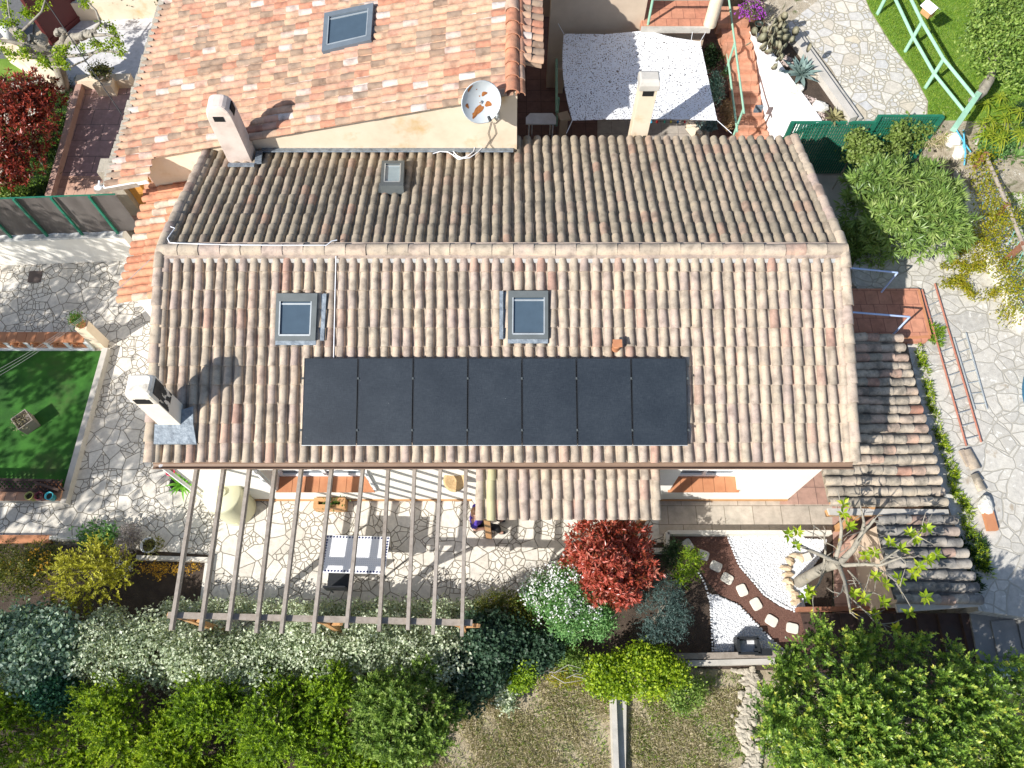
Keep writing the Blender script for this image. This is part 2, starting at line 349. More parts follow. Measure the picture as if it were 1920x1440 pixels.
m_concd = M('old_concrete', [(.20, .195, .18), (.30, .29, .27)], .9, 3, 7, .3, 40)
m_curb = M('pale_kerb', [(.60, .56, .48), (.72, .68, .60)], .9, 5, 6, .3, 50)
m_pebble = M('white_pebbles', [(.60, .61, .63), (.74, .75, .76)], .8, 6, 3, 0, rnd=.6)
m_pebgr = M('white_gravel_bed', [(.62, .63, .65), (.80, .80, .81)], .9, 30, 4, .8, 60, spots=[((.20, .17, .14), 5.5, .63, .73), ((.30, .27, .24), 1.7, .6, .8)], bd=.02)
m_gtile = M_brick('grey_floor_tile', (.44, .39, .33), (.50, .45, .38), (.22, .19, .15), .62, .42, .008, dirt=(.30, .28, .23))
m_ptile = M_brick('pink_floor_tile', (.40, .25, .20), (.46, .30, .24), (.20, .13, .11), .42, .42, .008, off=0)
m_otile = M_brick('orange_floor_tile', (.50, .22, .14), (.55, .26, .165), (.30, .13, .09), .30, .36, .008, off=.5)
m_mtile = M_brick('mauve_floor_tile', (.36, .235, .225), (.40, .27, .255), (.20, .15, .14), .75, .55, .012, off=.5)
m_drive = M_brick('pale_drive', (.56, .56, .57), (.60, .60, .60), (.44, .44, .45), 2.6, 1.9, .02, off=0)
m_road = M('asphalt', [(.10, .10, .10), (.15, .15, .15)], .9, 12, 6, .3, 80)
m_stone = M('tan_stone', [(.40, .29, .18), (.55, .43, .29), (.62, .52, .38)], .9, 6, 6, .4, 25, rnd=.4)
m_rock = M('white_rock', [(.58, .55, .48), (.72, .69, .62)], .9, 4, 6, .5, 14, bd=.04)
m_rockg = M('grey_rock', [(.34, .30, .24), (.50, .45, .36)], .95, 5, 6, .5, 14, rnd=.4, bd=.04)
m_bark = M('grey_bark', [(.16, .14, .115), (.30, .27, .22), (.38, .35, .29)], .95, 9, 6, .6, 30, stretch=(1, 1, .4), bd=.03)
m_barkp = M('pale_bark', [(.17, .155, .125), (.30, .275, .225), (.38, .34, .27)], .9, 7, 6, .6, 30, spots=[((.42, .33, .06), 3.2, .62, .70), ((.10, .09, .075), 9, .6, .7)], bd=.02)
m_redgate = plain('maroon_steel', (.12, .025, .025), .55)
m_screen = M('brown_screen', [(.075, .066, .062), (.105, .092, .085), (.14, .125, .115)], .55, 1.2, 6, .2, 12)
m_tank = M('cream_tank', [(.60, .58, .38), (.68, .66, .46)], .5, 2, 5, .1, 40)
m_skin = plain('skin', (.55, .32, .24), .6)

# ------------------------------------------------------------------ tiles
def tile_run(mb, A, B, N, n, wd, ht, rnds=None, seg=7, s0=0., jit=.009, tp=.86, lift=.010):
    """a run of n overlapping barrel tiles from A (uphill) to B (downhill); N = roof normal"""
    A = np.asarray(A, float); B = np.asarray(B, float); N = unit(N); V = (B-A); Ln = np.linalg.norm(V); V /= Ln; U = np.cross(V, N)
    L = Ln/n; an = np.linspace(0, math.pi, seg+1)
    for k in range(n):
        a0 = max(0, k*L-.06*(k > 0)); a1 = (k+1)*L+random.uniform(-.008, .008)
        r0, r1 = wd/2*tp, wd/2*random.uniform(.97, 1.03); h0, h1 = ht*tp, ht
        o = random.uniform(-jit, jit); o2 = o+random.uniform(-jit, jit); rv = random.random() if rnds is None else rnds[k]
        p0 = A+V*a0-N*.012; p1 = A+V*a1+N*lift
        ring0 = [p0+U*(o-math.cos(t)*r0)+N*(math.sin(t)*h0) for t in an]
        ring1 = [p1+U*(o2-math.cos(t)*r1)+N*(math.sin(t)*h1) for t in an]
        lip = [p1+V*.002+U*(o2-math.cos(t)*(r1-.014))+N*(math.sin(t)*(h1-.014)) for t in an]
        m = seg+1
        mb.add(ring0+ring1, [(i, i+1, i+1+m, i+m) for i in range(seg)], rv, True)
        mb.add(ring1+lip, [(i, i+1, i+1+m, i+m) for i in range(seg)], rv)
def channel_run(mb, A, B, N, n, wd, dp, seg=3):
    A = np.asarray(A, float); B = np.asarray(B, float); N = unit(N); V = (B-A); Ln = np.linalg.norm(V); V /= Ln; U = np.cross(V, N); an = np.linspace(0, math.pi, seg+1)
    for k in range(n):
        p0 = A+V*(Ln/n*k)+N*.0; p1 = A+V*(Ln/n*(k+1))+N*.008
        r0 = [p0-U*math.cos(t)*wd/2-N*math.sin(t)*dp for t in an]; r1 = [p1-U*math.cos(t)*wd/2*.9-N*math.sin(t)*dp*.9 for t in an]
        mb.add(r0+r1, [(i, i+1, i+2+seg, i+1+seg) for i in range(seg)], None, True)
def tiled_plane(mb, A0, A1, B0, B1, N, ncol, ntile, wd=.170, ht=.090, skip=None):
    """A0-A1 = uphill edge, B0-B1 = downhill edge"""
    for i in range(ncol):
        t = (i+.5)/ncol; a = lerp(A0, A1, t); b = lerp(B0, B1, t)
        if skip and skip(t): continue
        tile_run(mb, a, b, N, ntile, wd, ht)
        if i < ncol-1:
            t2 = (i+1.)/ncol; channel_run(mb, lerp(A0, A1, t2)+unit(N)*.006, lerp(B0, B1, t2)+unit(N)*.006, N, ntile, .12, .03)

# ------------------------------------------------------------------ ground and terraces
struct('ground', MB().poly([(-70, -60, -.06), (70, -60, -.06), (70, 90, -.06), (-70, 90, -.06)]), m_dry)
sheet('patio', [(-260, 470), (330, 470), (420, 880), (1250, 900), (1250, 1045), (1050, 1080), (940, 1165), (300, 1250), (300, 1045), (258, 1045), (250, 1015), (-260, 1015)], -.008, m_patio)
sheet('tiled_walk', [(1236, 925), (1562, 925), (1570, 1002), (1236, 1002)], .004, m_gtile)
sheet('tiled_corner', [(1470, 860), (1620, 860), (1700, 1150), (1565, 1150), (1560, 946), (1462, 946)], .009, m_ptile)
sheet('back_terrace', [(60, 160), (330, 160), (330, 430), (60, 430)], .0, m_mtile)
sheet('front_step_tiles', [(110, 330), (300, 330), (300, 430), (60, 430)], .006, M_brick('salmon_floor_tile', (.52, .32, .235), (.56, .36, .27), (.34, .2, .15), .3, .26, .008))
sheet('driveway', [(130, 30), (320, 20), (290, 160), (120, 160)], .012, m_drive)
sheet('road', [(-300, -120), (75, -60), (60, 70), (30, 110), (-300, 150)], .0, m_road)
sheet('grass_verge', [(-60, 110), (140, 110), (90, 420), (-60, 420)], .004, m_lawn)
sheet('back_yard', [(950, -40), (1420, -40), (1560, 250), (1700, 420), (1600, 420), (940, 300)], .25, M_brick('yard_tile', (.17, .10, .085), (.19, .115, .10), (.10, .065, .06), .4, .4, .01, off=0))
sheet('yard_paving', [(1120, 180), (1330, 180), (1330, 290), (1120, 290)], .26, M_brick('pale_yard_tile', (.40, .36, .32), (.44, .40, .35), (.30, .27, .24), .45, .45, .01, off=0))
sheet('planted_bed', [(-60, 1010), (390, 1040), (380, 1330), (-60, 1330)], .0, m_soil)
sheet('hedge_soil', [(300, 1160), (935, 1160), (1040, 1085), (1190, 1030), (1190, 1245), (960, 1270), (700, 1480), (-200, 1480), (-200, 1320), (380, 1320)], -.03, m_soil)
sheet('garden_bed', [(1180, 1020), (1560, 1002), (1560, 1150), (1560, 1260), (1180, 1250)], .0, m_soil)
mb = MB().poly(ccw([W(x, y, .006) for x, y in [(1257, 1004), (1362, 1004), (1372, 1030), (1385, 1062), (1410, 1092), (1432, 1118), (1462, 1138), (1500, 1150), (1515, 1160), (1515, 1225), (1475, 1218), (1445, 1195), (1415, 1165), (1385, 1132), (1345, 1112), (1322, 1085), (1305, 1050), (1257, 1022)]]))
struct('mulch_path', mb, m_mulch)
PB1 = [(1364, 1006), (1505, 1004), (1520, 1025), (1495, 1060), (1500, 1100), (1512, 1145), (1490, 1146), (1462, 1136), (1434, 1116), (1412, 1090), (1387, 1060), (1374, 1030)]
PB2 = [(1330, 1116), (1345, 1115), (1384, 1136), (1414, 1168), (1443, 1198), (1470, 1220), (1340, 1222)]
PB3 = [(1500, 1010), (1550, 1012), (1540, 1040), (1512, 1080), (1512, 1130), (1490, 1110), (1478, 1080), (1490, 1050)]
sheet('gravel_bed', PB1, .010, m_pebgr); sheet('lower_gravel_bed', PB2, .010, m_pebgr); sheet('ring_gravel_bed', PB3, .013, m_pebgr)
# raised ground on the right-hand side and behind
mb = MB()
mb.slab([W(x, y, 1.1) for x, y in [(1598, 530), (1700, 640), (1728, 760), (1760, 900), (1800, 1010), (1835, 1145), (2150, 1190), (2300, 420), (1690, 330), (1598, 500)]], 1.2)
struct('upper_paving', mb, m_pavr)
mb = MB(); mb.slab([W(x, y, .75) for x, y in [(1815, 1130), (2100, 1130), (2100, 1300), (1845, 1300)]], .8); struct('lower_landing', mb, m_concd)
UP = 2.2
mb = MB(); mb.slab([W(x, y, UP) for x, y in [(1436, 60), (1566, 226), (1700, 226), (2300, 226), (2300, -200), (1412, -200)]], 2.2); struct('upper_terrace', mb, m_earth)
sheet('stone_path', [(1470, 50), (1560, -20), (1600, -60), (1630, 20), (1668, 80), (1712, 140), (1738, 190), (1735, 226), (1612, 226), (1560, 130), (1500, 60)], UP+.006, m_pathu)
sheet('lawn', [(1590, -80), (2300, -80), (2300, 250), (1790, 226), (1738, 226), (1740, 190), (1714, 140), (1670, 80), (1632, 20)], UP+.004, m_lawn)
sheet('cactus_bed', [(1412, 62), (1475, 75), (1590, 226), (1538, 226)], UP+.008, m_soil)
mb = MB()
mb.beam(W(1482, 62, UP+.09), W(1598, 226, UP+.09), .20, .22); mb.beam(W(1490, 55, UP+.04), W(1612, 226, UP+.04), .10, .14)
struct('path_kerb', mb, m_conc)
mb = MB(); mb.slab([W(x, y, 1.5) for x, y in [(1740, 228), (2200, 228), (2200, 330), (1830, 345), (1800, 300)]], .6); struct('rock_garden_ground', mb, m_earth)
# kerbs round the patio beds
mb = MB()
for a, b in (((1250, 1000), (1556, 1000)), ((1250, 1000), (1250, 1033)), ((1205, 1033), (1250, 1033))): mb.beam(W(*a, .10), W(*b, .10), .085, .22)
struct('garden_kerb', mb, m_curb)
mb = MB(); mb.beam(W(258, 1046, .06), W(392, 1050, .06), .09, .14); mb.beam(W(95, 1009, .04), W(212, 1009, .04), .08, .12); mb.beam(W(390, 1050, .06), W(378, 1140, .06), .07, .12); struct('bed_kerb', mb, m_curb)
mb = MB(); mb.slab([W(x, y, .07) for x, y in [(-20, 1003), (95, 1003), (93, 1017), (-20, 1018)]], .15); struct('brick_edging', mb, m_terra)
mb = MB(); mb.beam(W(1268, 1245, .12), W(1470, 1240, .12), .10, .3); struct('edging_wall', mb, m_conc)
mb = MB(); mb.beam(W(1262, 1232, .12), W(1478, 1228, .12), .12, .28); struct('timber_edging', mb, m_wood)
mb = MB(); mb.slab([W(x, y, .1) for x, y in [(1143, 1295), (1175, 1290), (1173, 1480), (1150, 1480)]], .2); mb.beam(W(1149, 1290, .13), W(1156, 1480, .13), .1, .22); struct('concrete_strip', mb, m_conc)
# ------------------------------------------------------------------ main house
XL, XR, EY, EZ, RY, RZ, BY, BZ, WYF, YW = -6.69, 6.32, 4.639, 3.05, 8.421, 4.265, 12.214, 3.045, 4.745, 11.70
SL = (RZ-EZ)/(RY-EY)
NF = unit((0, -SL, 1)); NB = unit((0, SL, 1)); PF = np.array([0, EY, EZ]); PR = np.array([0, RY, RZ])
def zf(y): return EZ+(y-EY)*SL
def zb(y): return RZ-(y-RY)*SL
def rboxring(c, w_, d_, z, cr=.25, rz=0):
    out = []
    for sx, sy, a0 in ((1, 1, 0), (-1, 1, 90), (-1, -1, 180), (1, -1, 270)):
        r = cr*min(w_, d_)/2
        for a in (0, 45, 90):
            t = R(a0+a); x = sx*(w_/2-r)+r*math.cos(t); y = sy*(d_/2-r)+r*math.sin(t)
            out.append((c[0]+x*math.cos(rz)-y*math.sin(rz), c[1]+x*math.sin(rz)+y*math.cos(rz), z))
    return out
def loft(mb, rings, rnd=.5, smooth=False):
    n = len(rings[0]); vs = [p for r_ in rings for p in r_]
    mb.add(vs, [(i*n+k, i*n+(k+1) % n, (i+1)*n+(k+1) % n, (i+1)*n+k) for i in range(len(rings)-1) for k in range(n)], rnd, smooth)
    mb.add(rings[-1], [range(n)], rnd)
house = thing('tiled_house', 'long low house with a pale weathered tile roof carrying seven black solar panels', 'house', (0, 8, 0))
mb = MB()
XWL, XWR = -6.60, 6.05; TOPW = zf(WYF)-.10
w1 = (-4.93, -2.93, .82, 2.15); w2 = (3.33, 4.74, .82, 2.15)
def fw(x0, x1, z0, z1): mb.box(((x0+x1)/2, WYF+.15, (z0+z1)/2), (x1-x0, .30, z1-z0), rnd=.5)
fw(XWL, w1[0], 0, TOPW); fw(w1[1], w2[0], 0, TOPW); fw(w2[1], XWR, 0, TOPW)
for q in (w1, w2): fw(q[0], q[1], 0, q[2]-.04); fw(q[0], q[1], q[3], TOPW)
for x0, x1 in ((XWL, XWL+.25), (XWR-.25, XWR)):
    prof = [(WYF+.3, -.05), (YW+.2, -.05), (YW+.2, zb(YW+.2)-.1), (RY, RZ-.1), (WYF+.3, zf(WYF+.3)-.1)]
    a = [(x0, y, z) for y, z in prof]; b = [(x1, y, z) for y, z in prof]
    mb.add(a+b, [(0, 1, 2, 3, 4)[::-1], (5, 6, 7, 8, 9)]+[(i, (i+1) % 5, 5+(i+1) % 5, 5+i) for i in range(5)][::-1])
mb.box((0, YW+.12, 1.45), (XWR-XWL-.5, .25, 2.9))
mb.build('wall', m_white, house)
for a, b in ((XWL, -.9), (2.8, XWR)): MB().box(((a+b)/2, WYF-.012, .05), (b-a, .02, .09)).build('skirting', m_wood_o, house)
for k, q in enumerate((w1, w2)):
    f = MB(); cx = (q[0]+q[1])/2; wd = q[1]-q[0]; hz = q[3]-q[2]
    for sx in (-1, 1): f.box((cx+sx*(wd/2-.05), WYF+.32, q[2]+hz/2), (.09, .06, hz), rnd=.5)
    f.box((cx, WYF+.32, q[2]+.05), (wd-.19, .06, .09), rnd=.5); f.box((cx, WYF+.32, q[3]-.05), (wd-.19, .06, .09), rnd=.5); f.box((cx, WYF+.315, q[2]+hz/2), (.07, .06, hz-.19), rnd=.5)
    for i in range(1, 4): f.box((cx, WYF+.325, q[2]+hz*i/4), (wd-.2, .03, .03), rnd=.5)
    wo = f.build('window', m_whitepaint, house)
    MB().box((cx, WYF+.345, q[2]+hz/2), (wd-.19, .02, hz-.19)).build('pane', m_glass, wo)
    s = MB(); nt = 7 if k == 0 else 6
    for i in range(nt):
        a, b = q[0]+wd*i/nt+.004, q[0]+wd*(i+1)/nt-.004
        s.slab([(a-.05*(i == 0), WYF-.05, q[2]-.012), (b+.05*(i == nt-1), WYF-.05, q[2]-.012), (b, WYF+.29, q[2]), (a, WYF+.29, q[2])], .035)
    s.build('sill', m_terra, wo)
    if k == 0:
        for sx in (-1, 1):
            sh = MB(); xx = q[0]-.03 if sx < 0 else q[1]+.03
            sh.box((xx+sx*.04, WYF-.03, q[2]+hz/2+.02), (.05, .04, hz), rnd=.5)
            sh.build('shutter', m_whitepaint, wo)
    else:
        sh = MB()
        for i in range(4):
            for j in range(6): sh.box((q[0]+.18+wd*.75*(i+.5)/4+(i > 1)*.12, WYF+.20+.02*math.sin(j*2.1+i), 1.0+.012*j+hz*.42), (wd*.17, .012, .02))
        sh.build('lace_trim', m_whitepaint, wo)
# roof: deck + barrel tiles
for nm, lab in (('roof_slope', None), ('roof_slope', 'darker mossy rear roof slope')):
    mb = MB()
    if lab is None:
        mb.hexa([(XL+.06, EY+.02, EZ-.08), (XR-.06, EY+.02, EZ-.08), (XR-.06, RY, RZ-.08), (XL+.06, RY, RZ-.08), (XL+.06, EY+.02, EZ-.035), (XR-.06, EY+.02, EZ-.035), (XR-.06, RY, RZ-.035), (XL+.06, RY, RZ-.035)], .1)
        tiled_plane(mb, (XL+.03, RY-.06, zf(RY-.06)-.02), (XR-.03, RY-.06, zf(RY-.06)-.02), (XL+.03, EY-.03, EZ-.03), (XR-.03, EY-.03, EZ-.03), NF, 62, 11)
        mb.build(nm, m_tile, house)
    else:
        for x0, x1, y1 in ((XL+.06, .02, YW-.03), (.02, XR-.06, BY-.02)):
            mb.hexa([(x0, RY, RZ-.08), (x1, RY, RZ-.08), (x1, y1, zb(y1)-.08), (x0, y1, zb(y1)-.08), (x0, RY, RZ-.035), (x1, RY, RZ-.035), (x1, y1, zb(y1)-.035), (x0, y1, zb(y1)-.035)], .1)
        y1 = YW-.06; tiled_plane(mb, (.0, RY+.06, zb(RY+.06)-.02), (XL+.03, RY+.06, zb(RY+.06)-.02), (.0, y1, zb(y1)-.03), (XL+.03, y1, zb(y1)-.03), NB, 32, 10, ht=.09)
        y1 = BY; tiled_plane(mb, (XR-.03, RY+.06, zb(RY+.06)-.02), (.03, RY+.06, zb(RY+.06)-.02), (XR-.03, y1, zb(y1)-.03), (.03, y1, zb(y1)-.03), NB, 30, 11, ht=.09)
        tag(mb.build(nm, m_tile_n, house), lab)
mb = MB(); mb.beam((XL+.05, RY, RZ-.03), (XR-.05, RY, RZ-.03), .34, .09)
tile_run(mb, (XL-.02, RY, RZ+.01), (XR+.02, RY, RZ+.01), (0, 0, 1), 33, .25, .12, tp=.95, lift=.0); mb.build('ridge_cap', m_tile, house)
mb = MB(); mb.hexa([(XL+.1, RY-.23, zf(RY-.23)-.02), (XR-.1, RY-.23, zf(RY-.23)-.02), (XR-.1, RY-.1, zf(RY-.1)-.02), (XL+.1, RY-.1, zf(RY-.1)-.02), (XL+.1, RY-.23, zf(RY-.23)+.005), (XR-.1, RY-.23, zf(RY-.23)+.005), (XR-.1, RY-.1, zf(RY-.1)+.04), (XL+.1, RY-.1, zf(RY-.1)+.04)]); mb.build('ridge_flashing', M('ridge_mortar', [(.26, .28, .30), (.40, .40, .38), (.36, .31, .26)], .9, 9, 6, .4, 30), house)
for x, s in ((XL+.02, -1), (XR-.02, 1)):
    mb = MB(); tile_run(mb, (x, RY, RZ+.03), (x, EY-.04, EZ+.03), NF, 11, .22, .10)
    tile_run(mb, (x, RY+.05, RZ+.02), (x, (YW if s < 0 else BY), zb(YW if s < 0 else BY)+.02), NB, 10, .22, .10)
    mb.build('verge', m_tile, house)
mb = MB(); n = 60; vs = []
for i in range(n+1):
    x = lerp(XL+.05, XR-.02, i/n)
    for a in np.linspace(math.pi, 2*math.pi, 7): vs.append((x, EY-.085+.062*math.cos(a), EZ-.045+.062*math.sin(a)+.006*math.sin(x*1.3)))
mb.add(vs, [(i*7+k, i*7+k+1, (i+1)*7+k+1, (i+1)*7+k) for i in range(n) for k in range(6)], .5, True)
mb.beam((XL+.05, EY-.15, EZ-.045), (XR-.02, EY-.15, EZ-.045), .012, .012); mb.beam((XL+.05, EY-.02, EZ-.04), (XR-.02, EY-.02, EZ-.04), .012, .012)
mb.build('gutter', m_gutter, house)
mb = MB(); mb.tube([(XL+.2, EY-.08, EZ-.1), (XWL-.06, WYF-.06, EZ-.35), (XWL-.06, WYF-.06, .3)], .04); mb.build('downpipe', m_whitepaint, house)
mb = MB(); mb.beam((XL+1.25, YW-.07, zb(YW-.07)+.10), (.03, YW-.07, zb(YW-.07)+.10), .12, .03, (0, SL, 1)); mb.build('wall_flashing', m_zinc, house)
mb = MB(); a = WP(318, 424, PR+NB*.12, NB); pts = [WP(x, y, PR+NB*.125, NB) for x, y in [(320, 425), (328, 428), (322, 436), (314, 447), (318, 455), (332, 456), (420, 459), (520, 460), (612, 460), (622, 452), (632, 450)]]
mb.tube(pts, .010, 6); mb.build('cable', m_cablew, house)
mb = MB(); mb.tube([WP(x, y, PF+NF*.085, NF) for x, y in [(630, 480), (628, 560), (625.5, 672)]], .009, 6); mb.build('conduit', m_cablew, house)
# roof windows
def roof_window(parent, px, P0, N, h=.13, mat=m_frame, inner=(.16, .16, .17, .15), flash=True, gl=None):
    P = [WP(x, y, np.asarray(P0)+unit(N)*h, N) for x, y in px]; N = unit(N)
    def bil(u, v): return lerp(lerp(P[0], P[1], u), lerp(P[3], P[2], u), v)
    mb = MB(); l, r_, t, b = inner
    out = [bil(0, 0), bil(1, 0), bil(1, 1), bil(0, 1)]; inn = [bil(l, t), bil(1-r_, t), bil(1-r_, 1-b), bil(l, 1-b)]
    low = [p-N*(h+.02) for p in out]; il = [p-N*.04 for p in inn]
    mb.add(out+inn+low+il, [(i, (i+1) % 4, 4+(i+1) % 4, 4+i) for i in range(4)]+[(8+i, 8+(i+1) % 4, (i+1) % 4, i) for i in range(4)]+[(4+i, 4+(i+1) % 4, 12+(i+1) % 4, 12+i) for i in range(4)])
    for f in mb.f: f.reverse()
    o = mb.build('roof_window', mat, parent)
    MB().add([p-N*.035 for p in inn][::-1], [(0, 1, 2, 3)]).build('pane', gl or m_glass, o)
    g = MB()
    for i, j in ((0, 3), (1, 2)): g.beam(inn[i]-N*.012, inn[j]-N*.012, .022, .03, N)
    g.beam(lerp(inn[0], inn[3], .07)-N*.03, lerp(inn[1], inn[2], .07)-N*.03, .03, .012, N); g.beam(inn[3]-N*.012, inn[2]-N*.012, .03, .03, N)
    g.build('glazing_bar', m_framel, o)
    if flash:
        f = MB(); W_ = np.linalg.norm(out[1]-out[0])
        f.beam(out[3]-N*.07+unit(out[3]-out[0])*.035, out[2]-N*.07+unit(out[3]-out[0])*.035, .09, .05, N)
        sd = unit(out[1]-out[0]); c0, c1 = (out[1], out[2]) if flash == 1 else (out[0], out[3]); s = 1 if flash == 1 else -1
        f.beam(c0+sd*s*.13-N*.05, c1+sd*s*.12-N*.05, .07, .06, N); f.beam(c0+sd*s*.03-N*.1, c1+sd*s*.03-N*.1, .10, .03, N)
        f.build('flashing', m_zinc, o)
    return o
roof_window(house, [(518, 550), (595, 550), (591, 638), (515, 638)], PF, NF, inner=(.10, .14, .17, .11), flash=1)
roof_window(house, [(953, 545), (1028, 545), (1028, 635), (952, 635)], PF, NF, inner=(.12, .10, .14, .10), flash=2)
tag(roof_window(house, [(716, 301), (758, 301), (756, 348), (713, 348)], PR, NB, .22, inner=(.16, .16, .12, .16), flash=0, gl=plain('sky_reflection_glass', (.26, .33, .35), .08, 0, .7, .1)), 'small hinged-open roof window on the rear slope')  # sky reflection is put into this pane's pale base colour
mb = MB(); q = [WP(x, y, PR+NB*.10, NB) for x, y in [(711, 343), (758, 343), (758, 357), (709, 357)]]; mb.slab(q, .08); mb.build('window_apron', m_frame, house)
# tile vent
mb = MB(); c = WP(1155, 652, PF+NF*.06, NF); mb.lathe([(.075, -.05), (.07, .08), (.085, .09), (.08, .19), (.02, .2), (.0, .2)], c, 14); mb.box(c+np.array([0, -.02, .22]), (.17, .15, .02)); mb.build('vent_pipe', m_terra, house)
# chimneys
def chimney(base, w_, d_, z0, z1, mat, style):
    mb = MB(); c = (base[0], base[1])
    if style == 0:
        loft(mb, [rboxring(c, w_, d_, z0, .04), rboxring(c, w_*.97, d_*.97, z1-.42, .06), rboxring(c, w_*1.08, d_*1.1, z1-.34, .2), rboxring(c, w_*1.08, d_*1.1, z1-.10, .25), rboxring(c, w_*1.0, d_*1.0, z1-.03, .3), rboxring(c, w_*.84, d_*.84, z1, .4)])
    elif style == 1:
        zz = [(z0, 1, .03), (z1-.45, 1.0, .05), (z1-.25, .98, .1), (z1-.13, .90, .2), (z1-.05, .72, .3), (z1-.01, .5, .4), (z1, .25, .4)]
        loft(mb, [rboxring(c, w_*(s if s > .9 else s), d_*(.7+.3*s), z, cr) for z, s, cr in zz])
    else:
        loft(mb, [rboxring(c, w_, d_, z0, .03), rboxring(c, w_, d_, z1-.22, .03)])
    o = mb.build('chimney', mat, house)
    op = MB(); 
    if style == 0:
        op.box((c[0], c[1]-d_*.55+.006, z1-.27), (w_*.66, .03, .17)); loft(op, [rboxring((c[0], c[1]-d_*.55+.012), w_*.5, .03, z1-.19, .5), rboxring((c[0], c[1]-d_*.55+.012), w_*.4, .03, z1-.165, .5)]); op.build('flue_opening', m_black, o)
        op = MB(); op.box((c[0]+w_*.54-.005, c[1]+.01, z1-.24), (.024, d_*.74, .30)); op.build('flue_opening', m_soot, o)
        op = MB(); op.box((c[0]+w_*.487, c[1], z1-.62), (.012, d_*.9, .42)); op.build('soot_stain', M_holes('soot_streaks', (.05, .047, .043), 9, .47, .95, (1, 1, .5)), o)
    elif style == 1:
        op.box((c[0]-.02, c[1]-d_*.5+.004, z1-.30), (w_*.42, .03, .13)); op.build('flue_opening', m_black, o); MB().box((c[0]+w_*.5-.012, c[1]+.02, z1-.24), (.03, d_*.5, .22)).build('flue_opening', m_black, o)
    else:
        op.box((c[0], c[1]-d_/2+.003, z1-.32), (w_*.62, .03, .15)); op.build('flue_opening', m_black, o)
        cp = MB(); loft(cp, [rboxring(c, w_*1.15, d_*1.15, z1-.235, .06), rboxring(c, w_*1.15, d_*1.15, z1-.1, .06), rboxring(c, w_*1.1, d_*.95, z1-.03, .12), rboxring(c, w_*.95, d_*.6, z1, .2)]); cp.build('chimney_cap', m_conc, o)
    return o
q = WP(343, 800, PF, NF)
c1 = chimney((q[0]-.21, q[1]+.19), .42, .38, q[2]-.1, q[2]+1.5, m_chimw, 0)
mb = MB()
pts = [WP(x, y, PF+NF*.095, NF) for x, y in [(290, 795), (362, 795), (368, 832), (288, 832)]]; mb.slab(pts, .05)
pts = [WP(x, y, PF+NF*.10, NF) for x, y in [(340, 768), (362, 762), (362, 796), (340, 796)]]; mb.slab(pts, .04)
mb.build('flashing', m_zinc, c1)
q = WP(474, 306, PR, NB)
c2 = chimney((q[0]-.26, q[1]+.2), .50, .40, q[2]-.25, q[2]+1.62, m_chim, 1)
tag(c2, 'tall pinkish rounded chimney beside the dividing wall')
mb = MB(); mb.beam(WP(428, 309, PR+NB*.1, NB), WP(477, 309, PR+NB*.1, NB), .1, .04, NB); mb.beam(WP(484, 306, PR+NB*.1, NB), WP(486, 284, PR+NB*.1, NB), .14, .04, NB); mb.build('flashing', m_zinc, c2)
a = WY(1182, 258, 12.40); b = WY(1213, 258, 12.40); t = WY(1212, 154, 12.40)
c3 = chimney(((a[0]+b[0])/2, 12.56), b[0]-a[0], .34, .2, t[2]+.02, m_cream, 2)
tag(c3, 'slim cream chimney with a stone cap behind the rear eave')
# front porch roof
PN = unit((0, -.30, 1)); PX0, PX1 = -.70, 2.80
mb = MB(); mb.hexa([(PX0+.03, 3.72, 2.36), (PX1-.03, 3.72, 2.36), (PX1-.03, WYF-.003, 2.66), (PX0+.03, WYF-.003, 2.66), (PX0+.03, 3.72, 2.41), (PX1-.03, 3.72, 2.41), (PX1-.03, WYF-.003, 2.71), (PX0+.03, WYF-.003, 2.71)], .2)
for i in range(17):
    t = (i+.5)/17; x = lerp(PX0, PX1, t)
    if i != 1: tile_run(mb, (x, WYF-.005, 2.735), (x, 3.68, 2.435), PN, 3, .172, .085)
    if i < 16: channel_run(mb, (x+.103, WYF-.005, 2.75), (x+.103, 3.69, 2.45), PN, 3, .12, .03)
po = mb.build('porch_roof', m_tile, house)
mb = MB(); x = lerp(PX0, PX1, 1.5/17); tile_run(mb, (x, WYF-.005, 2.735), (x, 3.67, 2.435), PN, 3, .172, .085)
mb.build('plastic_tile_run', plain('olive_plastic', (.46, .42, .24), .5), po)
mb = MB()
for x in (PX0+.2, PX1-.2): mb.box((x, 3.95, 1.15), (.12, .12, 2.36))
mb.beam((PX0+.06, 3.95, 2.38), (PX1-.06, 3.95, 2.38), .1, .12); mb.build('porch_frame', m_wood_o, house)
# wall ornaments
mb = MB(); c = WY(848, 868, WYF); mb.lathe([(.0, .05), (.10, .04), (.13, .0)], c+np.array([0, -.02, 0]), 14, ax=(0, -1, .0)); mb.box(c+np.array([.12, -.05, .02]), (.16, .09, .04)); tag(mb.build('wall_lamp', m_stone), 'beige shell-shaped lamp on the white wall above the basket', 'wall lamp')
mb = MB(); c = WY(853, 892, WYF); mb.lathe([(.0, -.10), (.10, -.08), (.22, .0), (.23, .02), (.18, .0), (.0, -.06)], c+np.array([0, -.1, 0]), 16, ax=(0, -.35, 1)); tag(mb.build('wall_basket', M('wicker', [(.42, .27, .12), (.60, .44, .24)], .8, 30, 4, .5, 60)), 'oval wicker basket hanging on the white wall under the pergola', 'basket')
